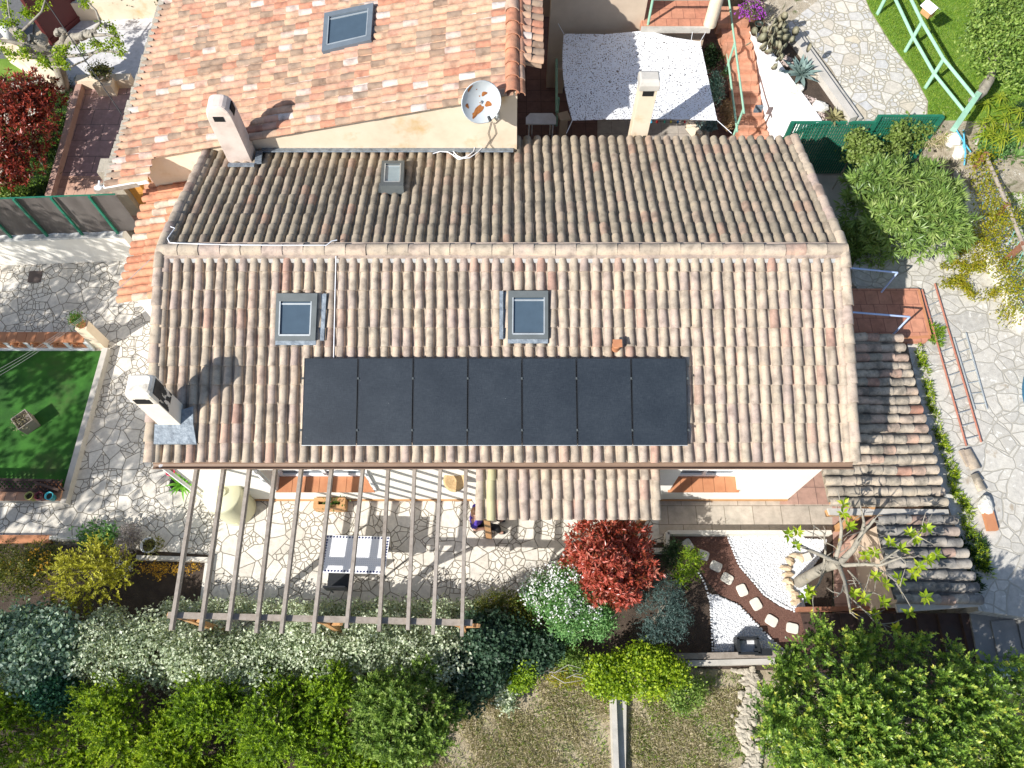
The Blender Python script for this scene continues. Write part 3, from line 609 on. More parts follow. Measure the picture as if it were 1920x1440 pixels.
# ------------------------------------------------------------------ solar panels
tops = [570, 671.5, 775, 877.5, 978.5, 1080.5, 1183, 1287.5]; bots = [564.5, 668, 772.5, 876, 979, 1083, 1186.5, 1290.5]
ords = ['leftmost', 'second from the left', 'third from the left', 'fourth and middle', 'third from the right', 'second from the right', 'rightmost']
PP = PF+NF*.17
for i in range(7):
    q = [WP(tops[i]+.8, 671.5, PP, NF), WP(tops[i+1]-.8, 671.5, PP, NF), WP(bots[i+1]-.8, 834.5, PP, NF), WP(bots[i]+.8, 834.5, PP, NF)]
    th = thing('solar_panel', 'black solar panel, %s in the roof row of seven' % ords[i], 'solar panel', (q[0]+q[2])/2-NF*.1, 'solar panels on the front roof slope')
    def bl(u, v): return lerp(lerp(q[0], q[1], u), lerp(q[3], q[2], u), v)
    e = .012; f = MB(); inn = [bl(e, e*.6), bl(1-e, e*.6), bl(1-e, 1-e*.6), bl(e, 1-e*.6)]; low = [p-NF*.04 for p in q]
    f.add(list(q)+inn+low, [(4+i_, 4+(i_+1) % 4, (i_+1) % 4, i_) for i_ in range(4)]+[(i_, (i_+1) % 4, 8+(i_+1) % 4, 8+i_) for i_ in range(4)]+[(8, 9, 10, 11)])
    f.build('frame', m_pvframe, th)
    MB().add([p-NF*.003 for p in inn], [(3, 2, 1, 0)]).build('glass', m_pv, th)
    f = MB(); f.beam(q[3]-NF*.02+np.array([0, -.006, 0]), q[2]-NF*.02+np.array([0, -.006, 0]), .012, .036, NF); f.build('edge_trim', m_framel, th)
    for v in (.235, .83):
        for u in ((0, 1) if i == 0 else (1,)):
            g = MB(); p = bl(u, v)+np.array([(.02 if u else -.02)*(1 if i in (0, 6) else .4), 0, 0]); g.box(p+NF*.004, (.034, .04, .014)); g.box(p+NF*.014, (.018, .018, .014)); g.build('clamp', m_frame, th)
# ------------------------------------------------------------------ neighbouring house
nb = thing('orange_roof_house', 'neighbouring house with a bright terracotta and peach tile roof and cream gable wall', 'house', (-4, 14, 0))
A = WY(968, 165, YW); NS = .2335; PN0 = A-np.array([0, 0, .05]); NN = unit((-NS, 0, 1)); NNR = unit((.30, 0, 1))
XRG = A[0]-.06
def zn(x): return PN0[2]+NS*(x-PN0[0])
L0 = WP(305, 0, PN0, NN); L1 = WP(200, 338, PN0, NN)
def xl(y): return L0[0]+(y-L0[1])*(L1[0]-L0[0])/(L1[1]-L0[1])
NT = 18.0
mb = MB(); rows = 0; y = 11.06
while y < NT:
    xa = XRG-.12 if y > YW-.06 else -7.86; xb = xl(y)+random.uniform(-.03, .05); n = max(2, int((xa-xb)/.315))
    tile_run(mb, (xa, y, zn(xa)), (xb, y, zn(xb)), NN, n, .185, .065)
    channel_run(mb, (xa, y+.1, zn(xa)+.03), (xb+.03, y+.1, zn(xb)+.03), NN, n, .13, .03)
    y += .205
y0 = YW-.1
mb.add([(XRG, y0, zn(XRG)-.02), (xl(y0)+.05, y0, zn(xl(y0))-.02), (xl(NT)+.05, NT, zn(xl(NT))-.02), (XRG, NT, zn(XRG)-.02)], [(3, 2, 1, 0)], .62)
mb.add([(-7.90, 11.0, zn(-7.90)-.02), (xl(11)+.05, 11.0, zn(xl(11))-.02), (xl(y0)+.05, y0, zn(xl(y0))-.02), (-7.90, y0, zn(-7.90)-.02)], [(3, 2, 1, 0)], .62)
mb.build('roof_slope', m_tile_o, nb)
mb = MB(); ye = WP(1018, 116, (XRG, 12, zn(XRG)), NNR); rx1 = ye[0]; y = ye[1]
while y < NT:
    tile_run(mb, (XRG+.1, y, zn(XRG)-.03), (rx1, y+.03, zn(XRG)-.3*(rx1-XRG)), NNR, 2, .2, .07); y += .2
mb.hexa([(XRG, ye[1]-.1, zn(XRG)-.1), (rx1-.03, ye[1]-.1, zn(XRG)-.3*(rx1-XRG)-.08), (rx1-.03, NT, zn(XRG)-.3*(rx1-XRG)-.08), (XRG, NT, zn(XRG)-.1), (XRG, ye[1]-.1, zn(XRG)-.03), (rx1-.03, ye[1]-.1, zn(XRG)-.3*(rx1-XRG)-.01), (rx1-.03, NT, zn(XRG)-.3*(rx1-XRG)-.01), (XRG, NT, zn(XRG)-.03)])
tag(mb.build('roof_slope', m_tile_o, nb), 'narrow shaded far slope beyond the ridge')
mb = MB(); tile_run(mb, (XRG-.02, NT, zn(XRG)+.01), (XRG-.02, YW-.1, zn(XRG)+.01), (0, 0, 1), 17, .30, .13)
tile_run(mb, (XRG+.14, NT, zn(XRG)-.06), (XRG+.14, YW-.08, zn(XRG)-.06), (0, 0, 1), 17, .20, .10); mb.build('ridge_cap', m_tile_o2, nb)
mb = MB(); y = 11.1
while y < NT:
    mb.box((xl(y)+.04+random.uniform(-.02, .02), y, zn(xl(y))+.04), (.14, .17, .07)); y += .2
mb.build('eave_blocks', m_rockg, nb)
mb = MB(); mb.beam((xl(10.98)-.02, 10.98, zn(xl(10.98))-.03), (xl(NT)-.02, NT, zn(xl(NT))-.03), .03, .08); mb.beam((xl(11)-.02, 10.98, zn(xl(11))-.05), (-7.90, 10.98, zn(-7.90)-.05), .03, .1); mb.build('eave_board', m_whitepaint, nb)
mb = MB(); XNL = -8.30
mb.add([(XNL, YW, 0), (XRG+.08, YW, 0), (XRG+.08, YW, zn(XRG)-.04), (XNL, YW, zn(XNL)-.04), (XNL, YW+.25, 0), (XRG+.08, YW+.25, 0), (XRG+.08, YW+.25, zn(XRG)-.04), (XNL, YW+.25, zn(XNL)-.04)], [(0, 1, 2, 3), (7, 6, 5, 4), (0, 3, 7, 4), (1, 5, 6, 2), (3, 2, 6, 7)])
mb.box((XRG-.04, (YW+NT)/2+.13, zn(XRG)/2-.05), (.24, NT-YW-.25, zn(XRG)-.1)); mb.box((xl(14)+.75, 15, .85), (.2, 6, 1.7))
mb.build('wall', m_cream, nb)
roof_window(nb, [(608, 24), (700, 5), (695, 74), (603, 96)], PN0, NN, .13, mat=plain('blue_grey_frame', (.16, .19, .22), .5, .2), inner=(.10, .10, .12, .14), flash=0)
mb = MB(); mb.beam((-8.15, 11.05, zn(-8.1)-.10), (-9.2, 11.05, zn(-9.2)-.10), .18, .12); mb.build('beam', m_wood, nb)
p = W(258, 392, 0); mb = MB(); mb.beam((p[0], p[1], 0), (p[0]-.02, p[1]+.0, 1.72), .34, .42, (0, 1, 0)); mb.build('pillar', m_rockg, nb)
mb = MB(); mb.box((p[0]+.34, p[1]+.2, .86), (.34, .5, 1.72)); mb.build('side_wall', plain('ochre_render', (.62, .30, .07), .9), nb)
p = WY(185, 352, 11.0); mb = MB(); mb.blob(p, (.09, .06, .07), 3); mb.tube([p, p+np.array([.05, .1, .12])], .02); tag(mb.build('floodlight', m_plw), 'small white lamp under the corner of the orange roof', 'lamp')
# lean-to with orange tiles
lt = thing('lean_to', 'narrow lean-to with orange tiles between the long house and the crazy paving', 'lean-to', (-7.3, 9, 0))
lp = [(275, 351), (273, 362), (270, 374), (267, 390), (262, 405), (259, 420), (257, 433), (253, 447), (250, 460), (247, 473), (243, 488), (238, 502), (233, 517), (228, 532), (225, 547), (223, 562)]
mb = MB(); LR = []
for x, y in lp:
    a = W(x, y, 1.9); xr = XL-.04; b = np.array([xr, a[1], 1.9+.25*(xr-a[0])]); LR.append((a, b))
    n = max(2, int(np.linalg.norm(b-a)/.33)); tile_run(mb, b, a, (-.25, 0, 1), n, .19, .085)
for (a, b), (c, d) in zip(LR, LR[1:]):
    mb.add([b-[0, 0, .02], a+[.05, 0, -.02], c+[.05, 0, -.02], d-[0, 0, .02]], [(0, 1, 2, 3)], .55)
mb.build('roof_slope', m_tile_o2, lt)
a, b = LR[-1]; c, d = LR[0]
mb = MB(); mb.add([(a[0]+.3, a[1]+.08, 0), (XL, a[1]+.08, 0), (XL, a[1]+.08, 2.35), (a[0]+.3, a[1]+.08, 1.92), (c[0]+.3, c[1], 0), (c[0]+.3, c[1], 1.92)], [(0, 1, 2, 3), (4, 0, 3, 5)]); mb.build('wall', m_white, lt)
# ------------------------------------------------------------------ right-hand outbuilding with tile rows
ob = thing('outbuilding', 'low outbuilding with grey lichen-covered tile rows beside the long house', 'outbuilding', (7, 5, 0))
rw = [(1688, 633), (1693, 653), (1697, 671), (1702, 687), (1707, 702), (1710, 717), (1715, 734), (1720, 751), (1725, 768), (1731, 786), (1734, 804), (1740, 823), (1745, 843), (1751, 862), (1755, 882), (1761, 902), (1765, 921), (1772, 941)]
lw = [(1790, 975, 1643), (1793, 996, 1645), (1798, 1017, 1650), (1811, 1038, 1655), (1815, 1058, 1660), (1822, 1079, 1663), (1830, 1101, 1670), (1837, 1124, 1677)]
mb = MB(); lines = []
for x, y in rw:
    a = W(x, y, 1.55); b = W(1575 if y < 870 else 1540+(y-882)*.22, y+.5, 2.05); lines.append((a, b))
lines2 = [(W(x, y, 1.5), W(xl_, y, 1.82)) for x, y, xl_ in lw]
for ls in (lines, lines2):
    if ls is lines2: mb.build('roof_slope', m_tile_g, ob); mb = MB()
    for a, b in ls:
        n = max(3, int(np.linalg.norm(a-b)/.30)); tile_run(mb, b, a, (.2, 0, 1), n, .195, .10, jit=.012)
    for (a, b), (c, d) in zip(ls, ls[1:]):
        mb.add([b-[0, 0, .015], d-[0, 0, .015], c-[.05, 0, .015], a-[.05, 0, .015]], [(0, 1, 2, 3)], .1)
tag(mb.build('roof_slope', M_tile('shaded_lichen_tile', [(.0, (.25, .24, .225)), (.5, (.36, .335, .30)), (.85, (.44, .39, .33)), (1, (.42, .26, .20))], (.08, .08, .078), .45, .64, .8), ob), 'lower roof section with black lichen and tree shade in its darker colour')  # darker palette carries the corner tree's shade on top of black lichen
mb = MB(); mb.slab([W(1552, 953, 2.03), W(1778, 955, 1.52), W(1780, 965, 1.50), W(1556, 965, 2.0)], .06); mb.build('mortar_edge', m_conc, ob); mb = MB(); mb.slab([W(1680, 1133, 1.8), W(1838, 1130, 1.47), W(1836, 1137, 1.46), W(1684, 1148, 1.76)], .06); mb.build('mortar_edge', m_conc, ob)
mb = MB(); a, b = lines[0]; c, d = lines[-1]; e, f_ = lines2[0]; g, h = lines2[-1]
mb.add([(a[0]-.25, a[1], 0), (c[0]-.25, c[1], 0), (c[0]-.25, c[1], 1.5), (a[0]-.25, a[1], 1.5)], [(0, 1, 2, 3)]); mb.add([(g[0]-.25, g[1], 0), (e[0]-.25, e[1], 0), (e[0]-.25, e[1], 1.45), (g[0]-.25, g[1], 1.45)], [(3, 2, 1, 0)])
mb.add([(h[0]+.2, h[1]+.05, 0), (g[0]-.25, g[1]+.05, 0), (g[0]-.25, g[1]+.05, 1.42), (h[0]+.2, h[1]+.05, 1.75)], [(0, 1, 2, 3)]); mb.add([(h[0]+.2, h[1], 0), (f_[0]+.2, f_[1], 0), (f_[0]+.2, f_[1], 1.78), (h[0]+.2, h[1], 1.75)], [(0, 1, 2, 3)])
mb.build('wall', m_beige, ob)
mb = MB(); mb.beam(W(1550, 962, 1.9), W(1700, 960, 1.6), .12, .12); mb.beam(W(1568, 992, 0)+[0, 0, .0], W(1568, 992, 0)+[0, 0, 1.85], .12, .12, (0, 1, 0)); mb.beam(W(1553, 905, 1.95), W(1562, 948, 1.95), .08, .1); mb.build('timber_frame', m_wood_o, ob)
# ------------------------------------------------------------------ helpers for posts, pots, plants
UPZ = np.array([0, 0, 1.])
def pot(name, label, cat, c, r, h, mat, soil=True, group=None, plant=None, r2=None, flare=.75):
    t = thing(name, label, cat, c, group); mb = MB()
    mb.lathe([(0, .004), (r*flare, .0), (r, h), (r*1.08, h), (r*1.08, h+.02), (r*.92, h+.02), (r*.88, h*.8), (0, h*.8)], c, 20); mb.build('pot', mat, t)
    if soil: MB().lathe([(0, h*.82), (r*.88, h*.82)], c, 16).build('soil', m_soil, t)
    return t
def leaf_mesh(C, ax, nr, L, wd, fold=.12):
    """rhombic leaves: centres C, axes ax, normals nr (m x 3), lengths L, widths wd -> m x 4 x 3"""
    sd = np.cross(ax, nr); sd /= np.maximum(np.linalg.norm(sd, axis=1, keepdims=True), 1e-6)
    n2 = np.cross(sd, ax); L = L[:, None]; wd = wd[:, None]
    b = C-ax*L*.5; t = C+ax*L*.5; m = C-ax*L*.06+n2*wd*fold
    return np.stack([b, m+sd*wd*.5, t, m-sd*wd*.5], 1)
def sphere_dirs(g, n, zmin=-.35):
    z = g.uniform(zmin, 1, n); a = g.uniform(0, 2*math.pi, n); s = np.sqrt(1-z*z); return np.stack([s*np.cos(a), s*np.sin(a), z], 1)
def foliage(mb, blobs, n, L, wd, seed=1, per=10, spread=None, style='loose', zmin=-.35, outw=.5, depth=.45, lv=.3, rlo=0., rhi=1., crn=.6):
    g = np.random.default_rng(seed); B = np.asarray(blobs, float)
    a = (B[:, 3]*B[:, 4]+B[:, 3]*B[:, 5]+B[:, 4]*B[:, 5]); nc = max(1, n//per); bi = g.choice(len(B), nc, p=a/a.sum()); D = sphere_dirs(g, nc, zmin)
    ph = g.uniform(0, 6.28, 6); lump = 1+.10*np.sin(D[:, 0]*5+ph[0]+bi)*np.sin(D[:, 1]*6+ph[1])+.08*np.sin(D[:, 2]*8+D[:, 0]*9+ph[2])
    rf = (1-depth*g.uniform(0, 1, nc)**1.8)*lump; Cc = B[bi, :3]+D*B[bi, 3:]*rf[:, None]
    N = D/B[bi, 3:]; N /= np.linalg.norm(N, axis=1, keepdims=True); cr = g.uniform(0, 1, nc)
    m = nc*per; Ci = np.repeat(Cc, per, 0); Ni = np.repeat(N, per, 0); cri = np.repeat(cr, per)
    rd = g.normal(size=(m, 3)); rd /= np.linalg.norm(rd, axis=1, keepdims=True)
    Ls = L*g.uniform(1-lv, 1+lv, m); ws = wd*g.uniform(1-lv, 1+lv, m)
    ax = Ni*outw+rd; ax /= np.linalg.norm(ax, axis=1, keepdims=True)
    nr = Ni*.7+UPZ*.6+g.normal(size=(m, 3))*.5
    if style == 'rosette': P = Ci+ax*(Ls*.55)[:, None]
    elif style == 'shoot':
        tw = np.repeat(g.normal(size=(nc, 3))*.33+N*.75+UPZ*.45, per, 0); tw /= np.linalg.norm(tw, axis=1, keepdims=True)
        k = np.tile((np.arange(per)+.5)/per, nc); ln = np.repeat(g.uniform(.55, 1.25, nc), per)*(spread or L*4); side = np.cross(tw, rd); side /= np.maximum(np.linalg.norm(side, axis=1, keepdims=True), 1e-6)
        P = Ci+tw*((k-.35)*ln)[:, None]+side*(Ls*(.62-.35*k))[:, None]; ax = side*.8+tw*(.35+.6*k)[:, None]; ax /= np.linalg.norm(ax, axis=1, keepdims=True); nr = tw+UPZ*.3+g.normal(size=(m, 3))*.3; tipk = k
    elif style == 'spray':
        tw = np.repeat(g.normal(size=(nc, 3))*.6+N*.9+UPZ*.2, per, 0); tw /= np.linalg.norm(tw, axis=1, keepdims=True)
        k = np.tile(np.arange(per)/per, nc); P = Ci+tw*((k-.3)*(spread or L*4))[:, None]+rd*L*.35; ax = tw*.7+rd*.8; ax /= np.linalg.norm(ax, axis=1, keepdims=True)
    else: P = Ci+g.normal(size=(m, 3))*(spread or L*1.1)
    q = cri*crn+g.uniform(0, 1, m)*(1-crn)
    if style == 'shoot': q = .38*q+.62*tipk**1.4*(.55+.45*cri)
    r = np.clip(rlo+(rhi-rlo)*q, 0, 1)
    mb.quads(leaf_mesh(P, ax, nr, Ls, ws), r); return mb
def blobs_for(c, rx, ry, rz, k, seed, sub=.5, zmin=-.1, core=.82):
    g = np.random.default_rng(seed); out = [(c[0], c[1], c[2], rx*core, ry*core, rz*core)]
    for d in sphere_dirs(g, k, zmin):
        s = sub*g.uniform(.6, 1.15); out.append((c[0]+d[0]*rx*.68, c[1]+d[1]*ry*.68, c[2]+d[2]*rz*.68, rx*s, ry*s, rz*s))
    return out
def bush(name, label, cat, px, py, rx, ry, h, mat, n, L, wd, z0=0., seed=1, k=9, group=None, style='loose', stem=m_bark, sub=.45, base=None, core=.82, **kw):
    c = W(px, py, z0+h*.55); d = dep(c)/F; rx, ry = rx*d, ry*d; b = np.array([c[0], c[1], z0]) if base is None else np.asarray(base)
    t = thing(name, label, cat, b, group); bl = blobs_for(c, rx, ry, h*.48, k, seed, sub, core=core)
    foliage(MB(), bl, n, L, wd, seed, style=style, **kw).build('foliage', mat, t)
    s = MB(); g = np.random.default_rng(seed+5)
    s.tube([b-UPZ*.05, lerp(b, c, .5)+np.array([.03, .02, 0]), c], [.05, .04, .025], 6)
    for q in bl[1:7]: s.tube([lerp(b, c, .45), np.array(q[:3])], [.025, .008], 5)
    s.build('branches', stem, t); return t, bl
def blades(name, pts, n, hgt, wd, mat, z, seed, lean=.5, cl=None):
    """grass blades over a pixel polygon at height z"""
    g = np.random.default_rng(seed); Q = np.array([W(x, y, z)[:2] for x, y in pts]); lo, hi = Q.min(0), Q.max(0)
    P = g.uniform(lo, hi, (n*3, 2)); ins = np.zeros(len(P), bool); j = len(Q)-1
    for i in range(len(Q)):
        c = ((Q[i, 1] > P[:, 1]) != (Q[j, 1] > P[:, 1])) & (P[:, 0] < (Q[j, 0]-Q[i, 0])*(P[:, 1]-Q[i, 1])/(Q[j, 1]-Q[i, 1]+1e-12)+Q[i, 0]); ins ^= c; j = i
    P = P[ins]
    if cl is not None:
        f = np.sin(P[:, 0]*cl+1)*np.sin(P[:, 1]*cl*1.3+2)+.6*np.sin(P[:, 0]*cl*2.7+P[:, 1]*cl*2.1)+g.normal(size=len(P))*.5; P = P[f > -.1]
    P = P[:n]; m = len(P)
    P3 = np.column_stack([P, np.full(m, z)]); ax = g.normal(size=(m, 3))*lean; ax[:, 2] = 1; ax /= np.linalg.norm(ax, axis=1, keepdims=True)
    hs = hgt*g.uniform(.5, 1.3, m); nr = g.normal(size=(m, 3)); mb = MB(); mb.quads(leaf_mesh(P3+ax*hs[:, None]*.45, ax, nr, hs, wd*g.uniform(.6, 1.4, m)), g.uniform(0, 1, m))
    return tag(mb.build(name, mat), kind='stuff')
def rosette(mb, c, n, L, wd, e0=15, e1=75, seed=1, droop=.2, th=0):
    g = np.random.default_rng(seed)
    for i in range(n):
        a = i*2.4+g.uniform(-.2, .2); t = i/max(n-1, 1); e = R(lerp(e0, e1, t)+g.uniform(-6, 6)); l = L*(1-.35*t)*g.uniform(.85, 1.1)
        d = np.array([math.cos(a)*math.cos(e), math.sin(a)*math.cos(e), math.sin(e)]); s = np.array([-math.sin(a), math.cos(a), 0]); u = np.cross(s, -d); rv = g.uniform(0, 1)
        P = []
        for q, wq in ((0, .55), (.3, 1.), (.65, .75), (1., .03)):
            p = np.asarray(c)+d*l*q-UPZ*droop*l*q*q; P += [p-s*wd*wq/2+u*wd*.12*wq, p, p+s*wd*wq/2+u*wd*.12*wq]
        mb.add(P, [(3*i_+j, 3*i_+j+1, 3*i_+j+4, 3*i_+j+3) for i_ in range(3) for j in range(2)], rv, True)
    return mb
def rail_fence(name, label, cat, tops, z, h, mat, posts, rad=.03, mid=.5, square=False):
    t = thing(name, label, cat, W(*tops[0], z)); P = [W(x, y, z) for x, y in tops]
    for hh in ([h, h*mid] if mid else [h]):
        m = MB()
        m.tube([p+UPZ*hh for p in P], rad, 4 if square else 8); m.build('rail', mat, t)
    for x, y in posts:
        m = MB(); p = W(x, y, z); m.tube([p-UPZ*.05, p+UPZ*h], rad*1.1, 4 if square else 8); m.build('post', mat, t)
    return t
# ------------------------------------------------------------------ pergola
pg = thing('pergola', 'grey weathered timber pergola with eleven bare rafters over the patio', 'pergola', W(600, 1000, 0))
rt = [372, 422, 470, 518, 567, 623.5, 682, 729, 778, 826.5, 874]; rb = [(322, 1182), (377, 1183), (428, 1183), (481, 1187), (528, 1188), (588, 1187), (650, 1178), (711, 1184), (765, 1181), (812, 1190), (866, 1193)]
for x, (bx, by) in zip(rt, rb):
    a = W(x, 864, 2.62); a = a+(a-W(bx, by, 2.42))*.02; MB().beam(a, W(bx, by, 2.42), .062, .12).build('rafter', m_wood, pg)
MB().beam(W(316, 1153.5, 2.33), W(886, 1168, 2.33), .105, .09).build('cross_beam', m_wood, pg)
for x, y in ((346, 1157), (606, 1163), (864, 1167)):
    p = W(x, y, 2.3); m = MB(); m.beam((p[0], p[1], 0), (p[0], p[1], 2.29), .1, .1, (0, 1, 0)); po = m.build('post', m_wood_o, pg)
    m = MB(); m.beam(p-UPZ*.5+[-.04, 0, 0], p+[-.32, .05, -.04], .06, .06); m.beam(p-UPZ*.5+[.04, 0, 0], p+[.32, -.05, -.04], .06, .06); m.build('brace', m_wood_o, po)
# ------------------------------------------------------------------ patio things
tb = thing('mosaic_table', 'rectangular garden table with a white mosaic top bordered by navy diamonds', 'table', W(667, 1050, 0))
q = [W(612, 1003, .74), W(731, 1006.5, .74), W(721.5, 1076, .74), W(600, 1073, .74)]
def tl(u, v, z=0): return lerp(lerp(q[0], q[1], u), lerp(q[3], q[2], u), v)+UPZ*z
MB().slab([tl(0, 0), tl(1, 0), tl(1, 1), tl(0, 1)], .04).build('table_top', m_whitepaint, tb)
navy = plain('navy_glaze', (.02, .03, .12), .3); m = MB()
def dia(u, v, a, b): return m.add([tl(u-a, v, .004), tl(u, v+b, .004), tl(u+a, v, .004), tl(u, v-b, .004)], [(0, 1, 2, 3)])
for i in range(20):
    dia((i+.5)/20, .045, .019, .034); dia((i+.5)/20, .955, .019, .034)
for i in range(11): dia(.026, .1+(i+.5)*.8/11, .020, .034); dia(.974, .1+(i+.5)*.8/11, .020, .034)
m.build('diamond_border', navy, tb); m = MB()
for i in range(26):
    for j in range(14): dia(.075+.85*(i+.5)/26, .13+.74*(j+.5)/14, .0038, .0066)
m.build('dot_inlay', plain('dull_blue_glaze', (.20, .23, .34), .3), tb)
for u in (.08, .92):
    for v in (.1, .9): p = tl(u, v); MB().tube([p-UPZ*.04, (p[0], p[1], 0)], .022).build('leg', m_plb, tb)
ch = thing('garden_chair', 'black garden chair tucked in at the table on the hedge side', 'chair', W(635, 1095, 0)); c = W(635, 1088, .44)
MB().box(c, (.44, .40, .03)).build('seat', m_plb, ch); MB().box(c+np.array([0, -.2, .22]), (.44, .03, .40)).build('backrest', m_plb, ch)
for sx in (-.19, .19):
    for sy in (-.17, .17): MB().tube([c+np.array([sx, sy, 0]), (c[0]+sx, c[1]+sy, 0)], .015).build('leg', m_plb, ch)
tk = thing('water_tank', 'cream cylindrical water tank under the pergola rafters', 'water tank', W(448, 955, 0))
cb = W(447, 953, 0); r = .40; m = MB(); m.lathe([(0, 0), (r*.98, 0), (r, .04), (r, 1.02), (r*.985, 1.08), (r*.93, 1.11), (0, 1.12)], cb, 36); m.build('tank_body', m_tank, tk)
m = MB(); m.lathe([(.085, 1.10), (.085, 1.16), (.07, 1.17), (0, 1.17)], cb+np.array([.03, .03, 0]), 16); m.build('lid', m_tank, tk)
m = MB(); m.tube([cb+np.array([r*math.cos(a)*1.02, r*math.sin(a)*1.02, .2]) for a in np.linspace(-1.8, -1.3, 6)], .012, 5); m.build('hoop', m_tank, tk)
pl = thing('brick_planter', 'small orange brick planter against the white wall', 'planter', W(623, 945, 0)); p = [W(593, 936, .12), W(651, 936, .12), W(651, 957, .12), W(593, 957, .12)]
m = MB(); x0, x1, y0, y1 = p[0][0], p[1][0], p[2][1], WYF-.03
for a in (((x0+x1)/2, y0+.04, .16, x1-x0, .08), (x0+.05, (y0+y1)/2, .16, .10, y1-y0-.16), (x1-.05, (y0+y1)/2, .16, .10, y1-y0-.16), ((x0+x1)/2, y1-.04, .16, x1-x0, .08)): m.box((a[0], a[1], a[2]), (a[3], a[4], .32))
m.build('box', m_wood_o, pl); MB().poly([(x0+.1, y0+.08, .2), (x1-.1, y0+.08, .2), (x1-.1, y1-.08, .2), (x0+.1, y1-.08, .2)]).build('soil', m_soil, pl)
m_leaf_g = M_leaf('mid_green_leaf', [(.05, .11, .02), (.09, .19, .03), (.14, .27, .05)])
foliage(MB(), [((x0+x1)/2+.1, (y0+y1)/2, .25, .18, .06, .12)], 120, .07, .025, 4).build('foliage', m_leaf_g, pl)
t = pot('flower_pot', 'round white pot of mixed sprouts by the hedge end of the patio', 'pot', W(288, 1027, 0), .16, .26, m_plw); c = W(288, 1024, .25)
foliage(MB(), [(c[0], c[1], c[2], .13, .13, .10)], 260, .06, .03, 8).build('foliage', M_leaf('olive_leaf', [(.12, .13, .03), (.20, .20, .06), (.28, .25, .10)]), t)
t = pot('flower_pot', 'small bright pink pot at the corner of the long house', 'pot', W(326, 890, 0), .09, .2, plain('pink_glaze', (.75, .05, .12), .35)); t['group'] = 'small pots by the house corner'
t = pot('flower_pot', 'black tub with a bright green fan-leaved plant by the downpipe', 'pot', W(342, 912, 0), .17, .25, m_plb); t['group'] = 'small pots by the house corner'; c = W(342, 908, .3)
rosette(MB(), c, 34, .42, .05, 5, 70, 3, .3).build('foliage', M_leaf('bright_palm_leaf', [(.10, .30, .02), (.16, .42, .04), (.25, .5, .08)]), t)
for k, (x, y, lb) in enumerate(((361, 1139, 'white garden bird figurine beside the mulch bed and pergola'), (612, 1143, 'white garden bird figurine at the foot of the middle pergola post'), (866, 1150, 'white garden bird figurine under the last pergola rafter'))):
    f = thing('garden_figurine', lb, 'figurine', W(x, y+6, 0), 'white bird figurines along the hedge'); c = W(x, y+6, 0)
    m = MB(); m.blob(c+UPZ*.16, (.15, .10, .16), 3, .05, 12, .5); m.blob(c+np.array([.10, 0, .36]), (.07, .06, .075), 4, .04, 10, .5); m.tube([c+np.array([.05, 0, .22]), c+np.array([.09, 0, .33])], [.07, .05]); m.build('body', m_plw, f)
    MB().tube([c+np.array([.16, 0, .36]), c+np.array([.22, 0, .35])], [.02, .004]).build('beak', m_wood_o, f)
m = MB(); p = W(816, 1127, .01); m.box(p+UPZ*.03, (.2, .16, .05), .4); tag(m.build('floor_tray', m_plw), 'small pale tray lying on the shaded paving near the hedge', 'tray')
# person sitting by the porch edge
def skin_chain(name, chains, mat, parent, lvl=2):
    V, E, Rr = [], [], []
    for pts in chains:
        b = len(V); prev = None
        for p, r_ in pts:
            hit = next((i for i, v in enumerate(V) if np.linalg.norm(np.array(v)-np.array(p)) < 1e-4), None)
            if hit is None: V.append(tuple(p)); Rr.append(r_); hit = len(V)-1
            if prev is not None and prev != hit: E.append((prev, hit))
            prev = hit
    org = np.array(ORG[parent.name]); me = bpy.data.meshes.new(name); me.from_pydata([tuple(np.array(v)) for v in V], E, [])
    o = bpy.data.objects.new(name, me); col.objects.link(o); o.parent = parent; me.materials.append(mat)
    s = o.modifiers.new('skin', 'SKIN'); s.use_smooth_shade = True
    for i, r_ in enumerate(Rr): me.skin_vertices[0].data[i].radius = (r_, r_) if np.isscalar(r_) else r_
    me.skin_vertices[0].data[0].use_root = True
    o.modifiers.new('sub', 'SUBSURF').levels = lvl; o.modifiers['sub'].render_levels = lvl; ORG[o.name] = tuple(org); return o
pe = thing('person', 'person in a purple top and black trousers sitting at the porch edge', 'person', W(897, 988, 0))
hp = (.0, 0, .46); ne = (-.04, .03, .98); sh = lambda s: (-.03, .02+s*.18, .92)
body = [[(hp, .13), ((-.02, .01, .68), .12), ((-.03, .02, .88), .12), (ne, .055), ((-.02, .03, 1.06), .06), ((.0, .03, 1.17), .095), ((.01, .03, 1.25), .06)]]
for s in (1, -1):
    body.append([((-.03, .02, .88), .12), (sh(s), .06), ((-.05, .02+s*.24, .66), .042), ((.16, .02+s*.18, .54), .034), ((.24, .02+s*.15, .53), .028)])
    body.append([(hp, .13), ((.03, s*.10, .46), .085), ((.42, s*.13, .48), .065), ((.44, s*.13, .26), .05), ((.44, s*.13, .08), .04), ((.56, s*.14, .04), .032)])
skin_chain('body', body, m_skin, pe)
skin_chain('top', [[((-.0, 0, .50), .15), ((-.02, .01, .68), .14), ((-.03, .02, .88), .135), ((-.04, .03, .95), .07)]]+[[((-.03, .02, .88), .135), (sh(s), .075), ((-.045, .02+s*.22, .76), .062)] for s in (1, -1)], plain('purple_cloth', (.10, .06, .42), .85), pe)
skin_chain('trousers', [[((-.02, 0, .47), .15), ((.03, s*.10, .47), .10), ((.42, s*.13, .49), .08), ((.44, s*.13, .26), .065), ((.44, s*.13, .12), .052)] for s in (1, -1)], plain('black_cloth', (.02, .02, .022), .85), pe)
